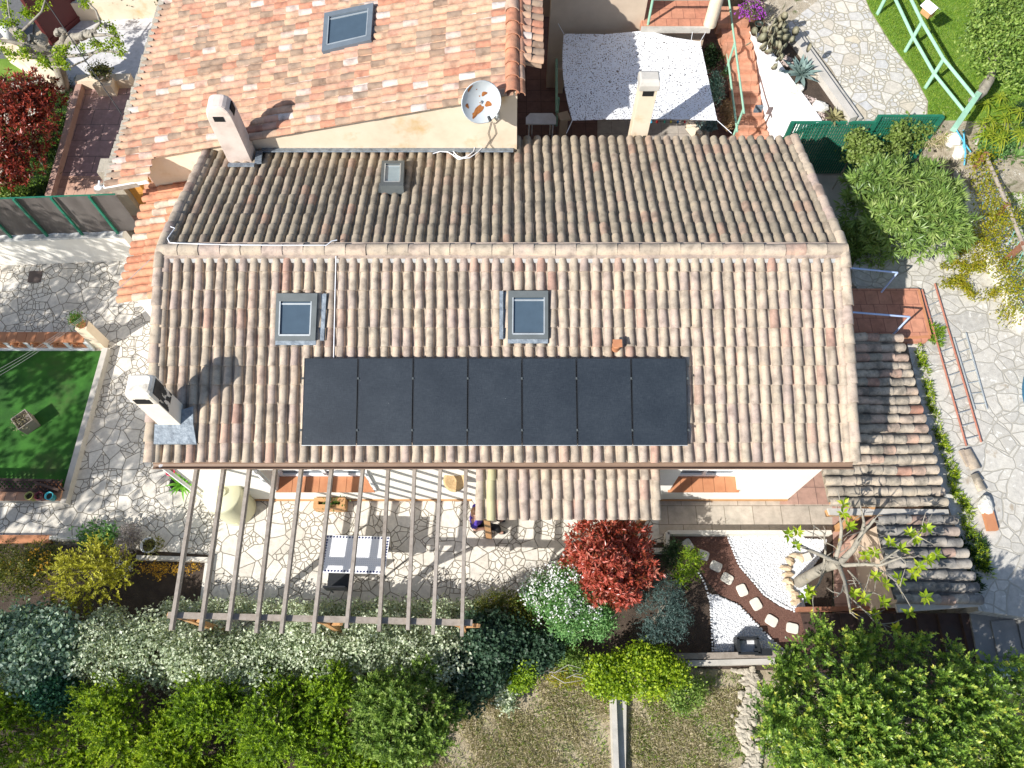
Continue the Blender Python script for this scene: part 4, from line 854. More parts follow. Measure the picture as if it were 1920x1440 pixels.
skin_chain('hair', [[((-.045, .03, 1.08), .05), ((-.05, .03, 1.18), .085), ((-.01, .03, 1.25), .095), ((.03, .03, 1.27), .06)]], plain('brown_hair', (.10, .045, .02), .6), pe)
o = np.array(ORG[pe.name]); hm = MB()
for s in (1, -1):
    for k in range(4):
        b = o+np.array([.24, .02+s*.15+(k-1.5)*.019, .53]); hm.tube([b, b+np.array([.045, 0, -.004]), b+np.array([.078-.006*abs(k-1.5), 0, -.02])], [.009, .008, .006], 6)
    b = o+np.array([.235, .02+s*.115, .53]); hm.tube([b, b+np.array([.03, -s*.022, -.005]), b+np.array([.055, -s*.026, -.012])], [.011, .009, .007], 6)
hm.build('fingers', m_skin, pe)
fm = MB()
for s in (1, -1): fm.blob(o+np.array([.092, .03+s*.035, 1.185]), (.012, .014, .01), 1, 0, 8, .5)
fm.build('eyes', m_black, pe); fm = MB(); fm.tube([o+np.array([.088, .03, 1.185]), o+np.array([.112, .03, 1.15]), o+np.array([.09, .03, 1.143])], [.01, .015, .01], 6)
for s in (1, -1): fm.blob(o+np.array([.0, .03+s*.097, 1.175]), (.022, .012, .032), 1, 0, 8, .5)
fm.build('nose_and_ears', m_skin, pe)
for s_ in (1, -1): skin_chain('shoe', [[((.43, s_*.13, .05), .045), ((.50, s_*.135, .045), .045), ((.60, s_*.14, .035), .034)]], m_plb, pe, 1)
st = thing('stool', 'low wooden stool under the seated person', 'stool', o); MB().lathe([(0, .31), (.17, .31), (.17, .34), (0, .34)], o, 16).build('seat', m_wood_d, st)
for k in range(3): a = k*2.1; MB().tube([o+np.array([.12*math.cos(a), .12*math.sin(a), .31]), o+np.array([.15*math.cos(a), .15*math.sin(a), 0])], .015).build('leg', m_wood_d, st)
# ------------------------------------------------------------------ left garden: turf, low walls, pots
struct('artificial_turf', MB().poly(ccw([W(x, y, .03) for x, y in [(-260, 658), (192, 658), (118, 920), (-260, 920)]])), m_turf)
kb = MB(); kb.beam(W(201, 656, .07), W(122, 945, .07), .13, .22); tag(kb.build('border_wall', m_conc), 'low pale border wall running along the edge of the artificial turf', 'low wall')
cw = thing('lattice_wall', 'low wall with terracotta lattice and tile coping behind the turf', 'wall', W(60, 659, 0))
b0 = W(-120, 659, 0); b1 = W(178, 659, 0); Yb = b0[1]; m = MB(); m.box(((b0[0]+b1[0])/2, Yb+.09, .06), (b1[0]-b0[0], .16, .12)); m.box(((b0[0]+b1[0])/2, Yb+.09, .51), (b1[0]-b0[0], .16, .08))
x = b0[0]
while x < b1[0]: m.box((x, Yb+.09, .295), (.10, .14, .35)); x += .47
m.build('wall', m_whitepaint, cw); m = MB(); x = b0[0]
while x < b1[0]-.15: m.box((x+.11, Yb+.08, .575), (.215, .26, .045)); x += .225
m.build('coping', m_terra, cw); m = MB(); x = b0[0]+.05
while x < b1[0]-.2:
    tile_run(m, (x+.10, Yb+.16, .30), (x+.10, Yb+.0, .26), (0, 0, 1), 1, .17, .12); tile_run(m, (x+.30, Yb+.16, .30), (x+.30, Yb+.0, .26), (0, 0, 1), 1, .16, .12); m.box((x+.2, Yb+.09, .17), (.34, .12, .07)); x += .47
m.build('lattice', m_terra, cw)
p = W(198, 655, 0); m = MB(); loft(m, [rboxring((p[0]-.10, p[1]+.12), .26, .24, -.02, .05), rboxring((p[0]-.10, p[1]+.12), .26, .24, 1.0, .05)]); m.build('pillar', m_cream, cw)
t = pot('terracotta_pot', 'terracotta pot with a green plant standing on the white pillar', 'pot', (p[0]-.10, p[1]+.12, 1.0), .13, .24, m_terra); foliage(MB(), [(p[0]-.10, p[1]+.12, 1.27, .13, .13, .10)], 500, .05, .02, 6).build('foliage', m_leaf_g, t)
t = thing('square_planter', 'square grey-brown planter box standing on the artificial turf', 'planter', W(55, 797, .03)); c = W(57, 797, .03); rz = .75; m = MB()
loft(m, [rboxring(c, .34, .34, .03, .03, rz), rboxring(c, .36, .36, .38, .03, rz), rboxring(c, .36, .36, .385, .03, rz), rboxring(c, .32, .32, .385, .03, rz), rboxring(c, .30, .30, .22, .03, rz)]); m.build('box', M('taupe_planter', [(.22, .19, .155), (.30, .26, .22)], .8, 8), t)
foliage(MB(), [(c[0]-.03, c[1]-.04, .33, .14, .12, .08)], 150, .07, .02, 3).build('foliage', M_leaf('dry_leaf', [(.16, .13, .07), (.30, .26, .16), (.40, .38, .30)]), t)
bw = thing('planter_wall', 'low grey wall with tile coping in front of the turf', 'wall', W(50, 945, 0)); a = W(-120, 945, 0); b = W(118, 944, 0)
MB().box(((a[0]+b[0])/2, a[1]+.13, .13), (b[0]-a[0], .22, .26)).build('wall', m_concd, bw); m = MB(); x = a[0]
while x < b[0]-.1: m.box((x+.12, a[1]+.14, .285), (.232, .28, .05)); x += .24
m.build('coping', m_ptile if False else M('brown_coping_tile', [(.26, .14, .09), (.40, .24, .16), (.46, .22, .12)], .8, 6, rnd=.6), bw)
tr = thing('trellis', 'dark brown timber trellis screen lying along the turf edge', 'trellis', W(40, 915, .1)); a = W(-110, 918, .33); b = W(108, 921, .33); m = MB()
m.beam(a, b, .05, .05); m.beam(a+[0, .22, .12], b+[-.1, .20, .12], .05, .05); m.build('rail', m_wood_d, tr); m = MB()
for i in range(26):
    s = lerp(a, b, i/26.); m.beam(s+[0, -.0, 0], s+[.22, .22, .13], .03, .02)
    s = lerp(a, b, (i+.5)/26.); m.beam(s+[.2, 0, .01], s+[0., .21, .14], .03, .02)
m.build('slats', m_wood_d, tr); tag(MB().beam(W(66, 905, .45), W(112, 920, .40), .05, .12, rnd=.5).build('loose_board', m_wood_d), 'dark loose board leaning at the end of the trellis', 'board')
tag(MB().box(W(92, 912, .16), (.42, .2, .26)).box(W(110, 910, .31), (.06, .18, .05)).build('trough', m_terra), 'terracotta trough at the end of the trellis beside the border wall', 'trough')
for nm, x, cc, lb in (('y', 63, (.42, .42, .12), 'olive yellow mug-shaped pot on the tiled coping'), ('m', 81, (.14, .015, .03), 'dark maroon pot between the yellow and the turquoise one'), ('t', 100, (.05, .42, .50), 'turquoise mug-shaped pot on the tiled coping')):
    c = W(x, 934, .31); t = pot('small_pot', lb, 'pot', c, .085, .17, plain('glaze_'+lb.split()[0], cc, .35), group='three coloured pots on the tiled coping', flare=.85)
    MB().tube([c+np.array([-.08, 0, .14]), c+np.array([-.14, .02, .11]), c+np.array([-.09, 0, .05])], .014, 6).build('handle', plain('handle_'+lb.split()[0], cc, .35), t)
    if nm != 't': foliage(MB(), [(c[0], c[1], c[2]+.17, .06, .06, .04)], 40, .04, .02, 3).build('foliage', M_leaf('dark_red_leaf' if nm == 'm' else 'dull_leaf', [(.10, .03, .03), (.2, .06, .05)] if nm == 'm' else [(.06, .07, .02), (.12, .13, .04)]), t)
m = MB(); m.slab([W(x, y, .012) for x, y in [(55, 508), (79, 508), (75, 529), (51, 529)]], .02); tag(m.build('drain_cover', plain('rusty_iron', (.11, .085, .075), .8)), 'rusty brown drain cover set in the pale crazy paving', 'drain cover')
# white wall with screened fence
ww = thing('white_wall', 'white rendered garden wall below the brown screen fence', 'wall', W(120, 495, 0)); a = W(-200, 506, 0); b = W(265, 488, 0)
z1 = 1.02; m = MB(); m.hexa([a, b, b+[0, .22, 0], a+[0, .22, 0], a+UPZ*z1, b+UPZ*z1, b+[0, .22, z1], a+[0, .22, z1]]); m.build('wall', m_white, ww)
m = MB(); m.hexa([a+[0, -.02, z1+.002], b+[0, -.02, z1+.002], b+[0, .24, z1+.002], a+[0, .24, z1+.002], a+[0, -.0, z1+.05], b+[0, -.0, z1+.05], b+[0, .22, z1+.05], a+[0, .22, z1+.05]]); m.build('wall_cap', M('dirty_coping', [(.30, .30, .28), (.62, .61, .57), (.74, .72, .66)], .9, 7, 6, .5, 30), ww)
sf = thing('screen_fence', 'brown screen fence with green steel posts on top of the white wall', 'fence', lerp(a, b, .5)+UPZ*1.07)
def fp(x): t = (W(x, 450, 1.07)[0]-a[0])/(b[0]-a[0]); return lerp(a, b, t)+np.array([0, .12, 1.07])
m = MB(); n = 60; ha = fp(-150); hb = fp(262); vs = []
for i in range(n+1):
    p = lerp(ha, hb, i/n)+np.array([0, .012*math.sin(i*.9)+.008*math.sin(i*2.3), 0]); vs += [p+UPZ*.02, p+UPZ*.7+[0, .02*math.sin(i*1.7), 0], p+UPZ*1.38]
m.add(vs, [(i*3+j, (i+1)*3+j, (i+1)*3+j+1, i*3+j+1) for i in range(n) for j in range(2)], .5, True); m.build('screen', m_screen, sf)
for x in (-60, 20, 87, 152, 218):
    p = fp(x)-[0, .05, 0]; MB().beam(p, p+UPZ*1.42, .05, .05, (0, 1, 0)).build('post', m_green, sf)
MB().beam(ha+UPZ*1.4, hb+UPZ*1.4, .025, .025).build('rail', m_green, sf)
# back-left terrace edge, gate, walls
m = MB(); m.beam(W(152, 160, .1), W(88, 392, .1), .16, .22); tag(m.build('terrace_edge', M('pink_coping', [(.36, .22, .18), (.46, .30, .24)], .85, 6)), 'pinkish low edge wall between the planting strip and the mauve terrace', 'low wall')
m = MB(); a = W(150, 168, 0); b = W(250, 165, 0); m.hexa([a, b, b+[0, .25, 0], a+[0, .25, 0], a+UPZ*.3, b+UPZ*.3, b+[0, .25, .3], a+[0, .25, .3]]); m.box((lerp(a, b, .5)[0]+.1, a[1]-.1, .2), (.5, .3, .4)); tag(m.build('low_step_wall', m_cream), 'low cream wall with a flower trough at the end of the pale drive', 'low wall')
c = W(193, 143, .42); t = pot('flower_bowl', 'stone bowl of dark foliage and yellow flowers on the low wall', 'planter', c, .26, .14, m_rockg); foliage(MB(), [(c[0], c[1], c[2]+.2, .3, .2, .12)], 700, .06, .03, 5).build('foliage', M_leaf('dark_mixed_leaf', [(.03, .05, .015), (.06, .08, .02), (.35, .28, .03)]), t)
gt = thing('slatted_gate', 'dark maroon slatted metal gate beyond the pollarded tree', 'gate', W(120, 66, 0)); a = W(98, 84, 0); b = W(158, 34, 0); m = MB()
for i in range(30): s = lerp(a, b, (i+.5)/30); m.beam(s, s+UPZ*1.45, .05, .03, unit(np.cross(b-a, UPZ)))
m.build('slats', m_redgate, gt)
MB().beam(a+UPZ*1.45, b+UPZ*1.45, .05, .06).build('rail', m_redgate, gt); MB().beam(a+UPZ*.15+[.04, .02, 0], b+UPZ*.15+[.04, .02, 0], .03, .06).build('rail', m_redgate, gt)
for s in (a, b): MB().beam(s, s+UPZ*1.55, .08, .08, (0, 1, 0)).build('post', m_redgate, gt)
m = MB(); a = W(152, 40, 0); b = W(310, 34, 0); m.hexa([a, b, b+[0, .25, 0], a+[0, .25, 0], a+UPZ*.62, b+UPZ*.62, b+[0, .25, .62], a+[0, .25, .62]]); tag(m.build('garden_wall', m_cream), 'cream rendered wall closing the pale drive at the back', 'wall')
m = MB(); a = W(20, 118, 0); b = W(112, 178, 0); m.hexa([a, b, b+[.2, .2, 0], a+[.2, .2, 0], a+UPZ*.75, b+UPZ*.55, b+[.2, .2, .55], a+[.2, .2, .75]]); tag(m.build('garden_wall', m_cream), 'cream sloping wall between the road and the big red shrub', 'wall')
m = MB(); m.lathe([(0, 0), (.16, 0), (.17, .5), (0, .52)], W(22, 72, 0), 14); tag(m.build('bollard', m_plw), 'white bollard under the pollarded tree at the road', 'bollard')
def cable(name, label, pts, rad, mat, sag=.0):
    m = MB()
    for P in pts:
        a, b = np.asarray(P[0], float), np.asarray(P[1], float); m.tube([lerp(a, b, t)-UPZ*sag*4*t*(1-t) for t in np.linspace(0, 1, 16)], rad, 5)
    return tag(m.build(name, mat), label, 'cable')
cable('overhead_cable', 'black overhead cable ending at the eave of the orange roof', [(W(58, -40, 3.4), W(243, 236, 1.95))], .014, m_cable, .1)
cable('overhead_wire', 'thin overhead wires reaching the ridge corner of the long house', [(W(-40, 712+i*7, 3.0), W(298, 470, 4.2)) for i in range(3)], .003, plain('grey_wire', (.25, .25, .24), .5), .25)
# ------------------------------------------------------------------ garden by the outbuilding: stones, ring, box, steps
for k, (x, y, rz) in enumerate([(1289, 1022, .5), (1318, 1041, 1.2), (1342, 1062, 1.1), (1363, 1085, 1.0), (1391, 1107, .35), (1417, 1133, .45), (1446, 1164, 1.0), (1485, 1178, 1.35)]):
    c = W(x, y, .006); o_ = ['first (nearest the walk)', 'second', 'third', 'fourth', 'fifth', 'sixth', 'seventh', 'last (nearest the deck)'][k]
    m = MB(); loft(m, [rboxring(c, .20, .24, .006, .45, rz), rboxring(c, .205, .245, .035, .45, rz), rboxring(c, .19, .23, .045, .45, rz)]); tag(m.build('stepping_stone', m_curb), 'pale stepping stone in the red mulch path, %s along the path' % o_, 'stepping stone', 'stepping stones in the mulch path')
for k, (x, y) in enumerate([(1512, 1006), (1502, 1046), (1491, 1043), (1480, 1053), (1473, 1066), (1476, 1078), (1477, 1091), (1480, 1104), (1489, 1116), (1491, 1129)]):
    c = W(x, y, .02); m = MB(); m.blob(c+UPZ*.04, (.11, .08, .055), 20+k, .34, 8)
    if k: tag(m.build('edging_stone', m_stone), 'tan edging stones set in a curve around the bare tree', 'stone', 'tan stones ringing the bare tree')
m = MB(); c = W(1512, 1045, .06); m.box(c, (.16, .15, .12), .3); tag(m.build('carved_stone', m_curb), 'square pale carved block at the top of the curved stone edging', 'stone')
bx = thing('black_planter', 'black rectangular planter frame with a tray on the white gravel', 'planter', W(1405, 1222, 0)); c = W(1397, 1215, .02); m = MB()
for s in (-1, 1): m.box((c[0]+s*.20, c[1]+.02, .16), (.05, .30, .3)); m.box((c[0], c[1]+.02+s*.15, .16), (.44, .05, .3))
m.build('box', m_plb, bx); m = MB(); m.box((c[0]+.28, c[1]-.10, .26), (.34, .14, .04)); m.box((c[0]+.36, c[1]-.12, .12), (.3, .05, .2)); m.build('tray', m_plb, bx); MB().poly([(c[0]-.18, c[1]-.1, .1), (c[0]+.18, c[1]-.1, .1), (c[0]+.18, c[1]+.14, .1), (c[0]-.18, c[1]+.14, .1)]).build('gravel_fill', m_pebgr, bx)
m = MB(); m.beam(W(1494, 1143, .18), W(1680, 1141, .18), .08, .20); tag(m.build('rust_edging', M('rusty_edging', [(.22, .09, .05), (.36, .16, .09)], .8, 6)), 'rust coloured edging board between the tree bed and the dark timber steps', 'edging')
ds = thing('timber_steps', 'dark timber steps in shade climbing toward the grey landing', 'steps', W(1650, 1210, 0)); xs = [1500, 1538, 1574, 1606, 1640, 1678, 1716, 1757, 1800, 1846]
for i in range(9):
    z = .02+i*.085; q = [W(xs[i]+1, 1150, z), W(xs[i+1]-2, 1150, z), W(xs[i+1]+30, 1290, z), W(xs[i]+33, 1290, z)]; MB().slab(q, .10 if i else .05).build('step', m_wood_d, ds)
m = MB()
for x, y in ((1858, 1165), (1905, 1150), (1900, 1230), (1950, 1200)): m.slab([W(x, y, .79), W(x+44, y-4, .79), W(x+60, y+62, .79), W(x+14, y+66, .79)], .08)
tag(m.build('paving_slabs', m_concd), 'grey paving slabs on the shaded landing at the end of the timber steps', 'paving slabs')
m = MB(); a = W(1790, 1268, .75); b = W(2000, 1268, .75); m.hexa([a, b, b+[0, .14, 0], a+[0, .14, 0], a+UPZ*.35, b+UPZ*.35, b+[0, .14, .35], a+[0, .14, .35]]); tag(m.build('low_green_wall', plain('grey_green_paint', (.16, .24, .23), .7)), 'low grey-green wall behind the big bottom corner tree', 'low wall')
def pebbles(name, polys, n, r, mat, z, seed):
    g = np.random.default_rng(seed); mb = MB(); oc = np.array([(1, 0, 0), (0, 1, 0), (-1, 0, 0), (0, -1, 0), (0, 0, .8), (0, 0, -.5)]); fs = [(0, 1, 4), (1, 2, 4), (2, 3, 4), (3, 0, 4)]
    for pts in polys:
        Q = np.array([W(x, y, z)[:2] for x, y in pts]); lo, hi = Q.min(0), Q.max(0); P = g.uniform(lo, hi, (n*3, 2)); ins = np.zeros(len(P), bool); j = len(Q)-1
        for i in range(len(Q)):
            ins ^= ((Q[i, 1] > P[:, 1]) != (Q[j, 1] > P[:, 1])) & (P[:, 0] < (Q[j, 0]-Q[i, 0])*(P[:, 1]-Q[i, 1])/(Q[j, 1]-Q[i, 1]+1e-12)+Q[i, 0]); j = i
        for p in P[ins][:n]:
            s = r*g.uniform(.5, 1.4); a = g.uniform(0, 6); ca, sa = math.cos(a), math.sin(a); o = oc*np.array([s*1.3, s, s])
            mb.add(np.column_stack([o[:, 0]*ca-o[:, 1]*sa+p[0], o[:, 0]*sa+o[:, 1]*ca+p[1], o[:, 2]+z+s*.2]), fs)
    return tag(mb.build(name, mat), kind='stuff')
pebbles('pebbles', [PB1, PB2, PB3], 2600, .018, m_pebble, .012, 3)
m = MB(); g = np.random.default_rng(4)
for pts in ([(1308, 1070), (1322, 1096), (1332, 1130), (1336, 1222)], [(1330, 1114), (1384, 1135), (1443, 1196), (1472, 1222)], [(1364, 1006), (1386, 1060), (1434, 1116), (1490, 1147)]):
    P = [W(x, y, .02) for x, y in pts]
    for a, b in zip(P, P[1:]):
        L_ = np.linalg.norm(b-a); k = int(L_/.055)
        for i in range(k): m.blob(lerp(a, b, (i+g.uniform(.2, .8))/k)+[0, 0, .012], (.03*g.uniform(.7, 1.2), .026, .022), i, .1, 6)
tag(m.build('border_pebbles', m_pebble), kind='stuff')
# ------------------------------------------------------------------ right-hand side: landing, handrails, ladders, tiles, rocks, railing
ZR = 1.1
ld = thing('tiled_landing', 'orange tiled landing with a rounded edge beside the rear corner of the house', 'landing', W(1665, 590, ZR)); q = [W(1560, 541, 1.22), W(1722, 541, 1.22), W(1744, 628, 1.22), W(1738, 640, 1.22), W(1560, 640, 1.22)]
MB().slab(q, .3).build('slab', m_otile, ld); m = MB(); m.beam(q[1]-[.0, .02, .03], q[2]-[0, 0, .03], .06, .07); m.beam(q[2]-[0, .04, .03], q[4]-[0, .04, .03], .07, .07); m.build('nosing', m_terra, ld)
for (a, b, c), lb in ((((1590, 497), (1683, 511), (1659, 541)), 'bent pale metal handrail at the far edge of the orange landing'), (((1594, 581), (1706, 594), (1672, 630)), 'bent pale metal handrail on the near side of the orange landing')):
    z = 2.05; B = W(*b, z); P = [W(*a, z)-[.6, 0, 0], B, (B[0]+.01, B[1]+.01, z-.03), (B[0], B[1], 1.22)]; m = MB(); m.tube(P, .022); tag(m.build('handrail', m_bluew), lb, 'handrail')
def ladder(name, label, a0, a1, b0, b1, nr, z, mat, mat2, rad=.02):
    t = thing(name, label, 'ladder', lerp(W(*a0, z), W(*b1, z), .5)); A0, A1, B0, B1 = W(*a0, z), W(*a1, z), W(*b0, z), W(*b1, z)
    for p, q_ in ((A0, A1), (B0, B1)): m = MB(); m.tube([p, q_], rad, 8); m.build('rail', mat, t)
    for i in range(nr): u = (i+.5)/nr; m = MB(); m.tube([lerp(A0, A1, u), lerp(B0, B1, u)], rad*.55, 6); m.build('rung', mat2, t)
ladder('red_ladder', 'long red ladder with thin grey rungs lying on the worn paving', (1729, 543), (1812, 836), (1753, 532), (1840, 829), 13, ZR+.05, M('red_painted_wood', [(.34, .12, .08), (.44, .19, .13)], .8, 8), m_framel, .021)
ladder('grey_ladder', 'short grey metal ladder lying beside the red ladder', (1788, 634), (1828, 768), (1811, 624), (1851, 767), 7, ZR+.03, m_framel, m_framel, .02)
for i, (x, y, L_, wd, lb) in enumerate(((1820, 862, .42, .24, 'large upturned pale tile on the heap near the ladder foot'), (1834, 905, .36, .2, 'tan tile in the middle of the tile line beside the weeds'))):
    m = MB(); c = W(x, y, ZR+.02); d = np.array([.10, -.42, 0])*L_/.42; tile_run(m, c-d*.5+UPZ*.02, c+d*.5+UPZ*.0, (0, 0, 1), 1 if i == 0 else 2, wd, .09)
    if i == 0: m.box(c+np.array([-.12, .03, .02]), (.10, .36, .06), .25)
    tag(m.build('loose_tile', m_tile_g if i else m_tile), lb, 'roof tile')
m = MB(); m.blob(W(1848, 948, ZR+.08), (.17, .19, .12), 9, .15, 12, .5); tag(m.build('white_stone', m_rock), 'white block at the end of the loose tile line by the weeds', 'stone')
m = MB(); m.beam(W(1851, 958, ZR+.06), W(1861, 995, ZR+.06), .2, .1); tag(m.build('red_brick_slab', m_terra), 'flat red brick slab at the end of the loose tile line', 'brick')
m = MB(); m.lathe([(0, .25), (1.30, .25), (1.36, .28), (1.40, .22), (1.40, 0)], W(2041, 758, ZR), 40); tag(m.build('round_pool', plain('blue_vinyl', (.02, .13, .24), .35)), 'blue rim of a round pool at the edge of the worn paving', 'pool')
m = MB(); pts = [(1812, 330), (1830, 420), (1850, 470), (1880, 520), (1905, 580)]
for i, (x, y) in enumerate(pts): m.blob(W(x-8, y, ZR+.06), (.22, .34, .12), 30+i, .2, 12, .5)
m = MB()
for a, b in zip([(1800, 320), (1822, 400), (1848, 470), (1882, 530)], [(1822, 400), (1848, 470), (1882, 530), (1925, 620)]): m.beam(W(*a, ZR+.06), W(*b, ZR+.06), .28, .16)
tag(m.build('pale_path_edge', m_rock), 'whitewashed stone edge along the worn paving below the wooden railing', 'edging')
for k, (x, y, rx, ry, rz, z, lb) in enumerate(((1786, 258, .30, .24, .22, 1.5, 'big white rock at the end of the green fence'), (1800, 285, .20, .2, .14, 1.4, 'smaller white rock under the blue ropes'), (1907, 335, .15, .13, .12, 1.3, 'white rock beside the spiky plant'))):
    m = MB(); m.blob(W(x, y, z+.08), (rx, ry, rz), 40+k, .18, 14, .5); tag(m.build('white_rock', m_rock), lb, 'rock')
wr = thing('timber_railing', 'brown timber railing overgrown by a yellowish vine along the worn paving', 'railing', W(1870, 450, ZR)); tp = [(1848, 290), (1889, 385), (1918, 458), (1960, 570), (2010, 700)]
hz = ZR+.85; MB().tube([W(x, y, hz) for x, y in tp], .055, 4).build('rail', m_wood, wr)
for x, y in tp: p = W(x, y, hz); m = MB(); m.beam((p[0], p[1], ZR-.1), (p[0], p[1], hz+.05), .10, .10, (0, 1, 0)); m.build('post', m_wood_r, wr)
m = MB(); g = np.random.default_rng(9)
for i in range(14): a = W(*lerp(tp[0], tp[3], i/14), hz-.05); b = W(*lerp(tp[0], tp[3], min(1, (i+1.3)/14)), hz); m.tube([a, (b[0]-.05, b[1], ZR+.1)], .006, 4)
m.build('string', plain('turquoise_string', (.15, .5, .5), .6), wr)
# ------------------------------------------------------------------ behind the house: fence, stairs, netting, rails
gf = thing('green_fence', 'dark green slatted wire fence behind the rear corner of the house', 'fence', WY(1600, 322, 13.4))
for x0, x1, yt, nm in ((1484, 1644, 228, 0), (1647, 1768, 216, 1)):
    a = WY(x0, yt, 13.42+nm*.05); b = WY(x1, yt, 13.42+nm*.05); zb_ = .35; m = MB(); x = a[0]
    while x < b[0]: m.box((x, a[1], (a[2]+zb_)/2), (.036, .010, a[2]-zb_-.06)); x += .062
    z = zb_+.05
    while z < a[2]-.05: m.box(((a[0]+b[0])/2, a[1]-.012, z), (b[0]-a[0], .008, .008)); z += .12
    m.build('slat_panel', m_green_d, gf); MB().box(((a[0]+b[0])/2, a[1], a[2]-.02), (b[0]-a[0], .04, .05)).build('rail', m_green, gf)
    MB().box((a[0]+.03, a[1]-.02, (a[2]+zb_)/2), (.09, .07, a[2]-zb_)).build('post', m_green_d, gf)
a = WY(1768, 216, 13.47); MB().box((a[0], a[1]-.02, 1.3), (.09, .07, 2.2)).build('post', m_green_d, gf)
sheet('rear_passage', [(1490, 300), (1640, 300), (1640, 500), (1580, 520)], .27, m_conc)
stp = thing('tiled_stairs', 'terracotta tiled stairs climbing beside the white retaining wall', 'stairs', W(1400, 200, .5)); N_ = 12
rl = [(1440, 275), (1427, 225), (1417, 175), (1413, 135), (1408, 100), (1403, 75), (1398, 45), (1394, 20), (1390, -10)]; ll = [(1392, 275), (1382, 230), (1375, 170), (1367, 110), (1360, 80), (1347, 45), (1340, 20), (1336, -10)]
def atY(L_, y): 
    L_ = sorted(L_, key=lambda p: p[1]); return np.interp(y, [p[1] for p in L_], [p[0] for p in L_])
ys = np.linspace(282, 22, N_+1); m = MB(); m_st = M_brick('stair_tile', (.50, .25, .16), (.56, .29, .19), (.34, .17, .11), .33, .5, .006, off=0)
for i in range(N_):
    z = .42+i*.155; y0_, y1_ = ys[i], ys[i+1]-4; q = [W(atY(ll, y0_), y0_, z), W(atY(rl, y0_)+6, y0_, z), W(atY(rl, y1_)+8, y1_-6, z), W(atY(ll, y1_), y1_-6, z)]; MB().slab(q, .34).build('step', m_st, stp)
rw_ = thing('white_retaining_wall', 'bright white retaining wall between the tiled stairs and the cactus bed', 'wall', W(1460, 170, .6)); m = MB(); vb = []; vt = []
tp_ = [(1531, 230), (1529, 224), (1505, 190), (1475, 150), (1450, 115), (1428, 84), (1412, 62)]; bp = [(1438, 268), (1427, 225), (1419, 185), (1413, 140), (1408, 100), (1403, 75), (1402, 58)]; zs = [.4, .75, 1.0, 1.25, 1.55, 1.85, 2.1]
for (x, y), (u, v), z in zip(tp_, bp, zs): vt.append(W(x, y, UP+.06)); vb.append(W(u+3, v, z-.1))
k = len(vt); m.add(vt+vb+[p+np.array([.14, .02, 0]) for p in vt], [(i, i+1, k+i+1, k+i) for i in range(k-1)]+[(2*k+i, 2*k+i+1, i+1, i) for i in range(k-1)]); m.build('wall', m_whitepaint, rw_)
m = MB(); p = W(1420, 204, 1.55); m.box(p+[.03, 0, .0], (.2, .05, .22)); m.build('light_box', m_zinc, rw_)
m = MB(); p = W(1478, 240, .3); m.beam(p, p+UPZ*1.9, .36, .34, (.9, .3, 0)); m.blob(p+UPZ*1.95, (.26, .24, .12), 5, .12, 12); tag(m.build('stone_pillar', m_rockg), 'rough tan stone pillar at the foot of the white retaining wall', 'pillar')
rail_fence('stair_railing', 'mint green double railing running down beside the tiled stairs', 'railing', [(1338, -60), (1361, 120), (1378, 258)], 1.35, .85, m_mint, [(1344, 30), (1362, 130), (1377, 250)], .028, .25)
rail_fence('yard_railing', 'tall mint green rail on two short pillars beside the netting', 'railing', [(1040, 260), (1040, 140), (1036, -30)], .25, 1.0, m_mint, [(1043, 235), (1040, 140), (1038, 60)], .035, 0)
rail_fence('balcony_railing', 'mint green railing in front of the orange tiled balcony', 'railing', [(1213, 46), (1330, 46)], 2.5, .75, m_mint, [(1215, 46), (1326, 46)], .03, 0)
for x, y, lb in ((1048, 170, 'farther'), (1054, 262, 'nearer')):
    p = W(x, y, .25); m = MB(); loft(m, [rboxring(p, .2, .2, .25, .02), rboxring(p, .2, .2, 1.05, .02)]); m.box(p+UPZ*.86, (.27, .27, .07), .3); tag(m.build('rail_pillar', m_beige), 'small square pillar carrying the tall mint rail, the %s of the two' % lb, 'pillar', 'pillars of the yard rail')
nt = thing('shade_net', 'large white camouflage netting stretched over the yard', 'shade net', W(1200, 150, 2.4)); Zs = 2.4
top_ = [(1057, 63), (1135, 64), (1213, 57), (1262, 70), (1313, 78)]; bot_ = [(1073, 226), (1140, 224), (1205, 223), (1275, 224), (1345, 226)]; n1, n2 = 40, 30; vs = []
for j in range(n2+1):
    v = j/n2
    for i in range(n1+1):
        u = i/n1*4; k = min(3, int(u)); f = u-k; a = lerp(lerp(top_[k], top_[k+1], f), lerp(bot_[k], bot_[k+1], f), v); a[0] += -9*math.sin(math.pi*v)*(1-i/n1)
        vs.append(W(a[0], a[1], Zs-.12*math.sin(math.pi*v)*math.sin(math.pi*i/n1)+.015*math.sin(i*1.7)*math.sin(j*1.3)))
m = MB(); m.add(vs, [(j*(n1+1)+i, (j+1)*(n1+1)+i, (j+1)*(n1+1)+i+1, j*(n1+1)+i+1) for j in range(n2) for i in range(n1)], .5, True); m.build('net', M_holes('white_netting', (.78, .79, .81), 31, .405), nt)
m = MB(); 
for a, b in (((1057, 63), (1042, 36)), ((1213, 57), (1215, 20)), ((1313, 78), (1328, 52)), ((1073, 226), (1062, 250)), ((1345, 226), (1372, 250)), ((1296, 75), (1300, 52))): m.tube([W(*a, Zs), W(*b, Zs-.0)], .008, 5)
m.build('cord', m_cablew, nt)
bulbs = [(.7, .05, .04), (.05, .35, .55), (.7, .05, .04), (.05, .45, .30), (.75, .6, .1), (.04, .25, .6), (.7, .06, .06)]
sl_ = thing('light_string', 'string of small coloured bulbs under the near edge of the white netting', 'light string', W(1230, 227, 2.3)); m = MB(); m.tube([W(x, 228.5+1.2*math.sin(i), 2.35) for i, x in enumerate(range(1170, 1330, 12))], .005, 4); m.build('wire', m_cable, sl_)
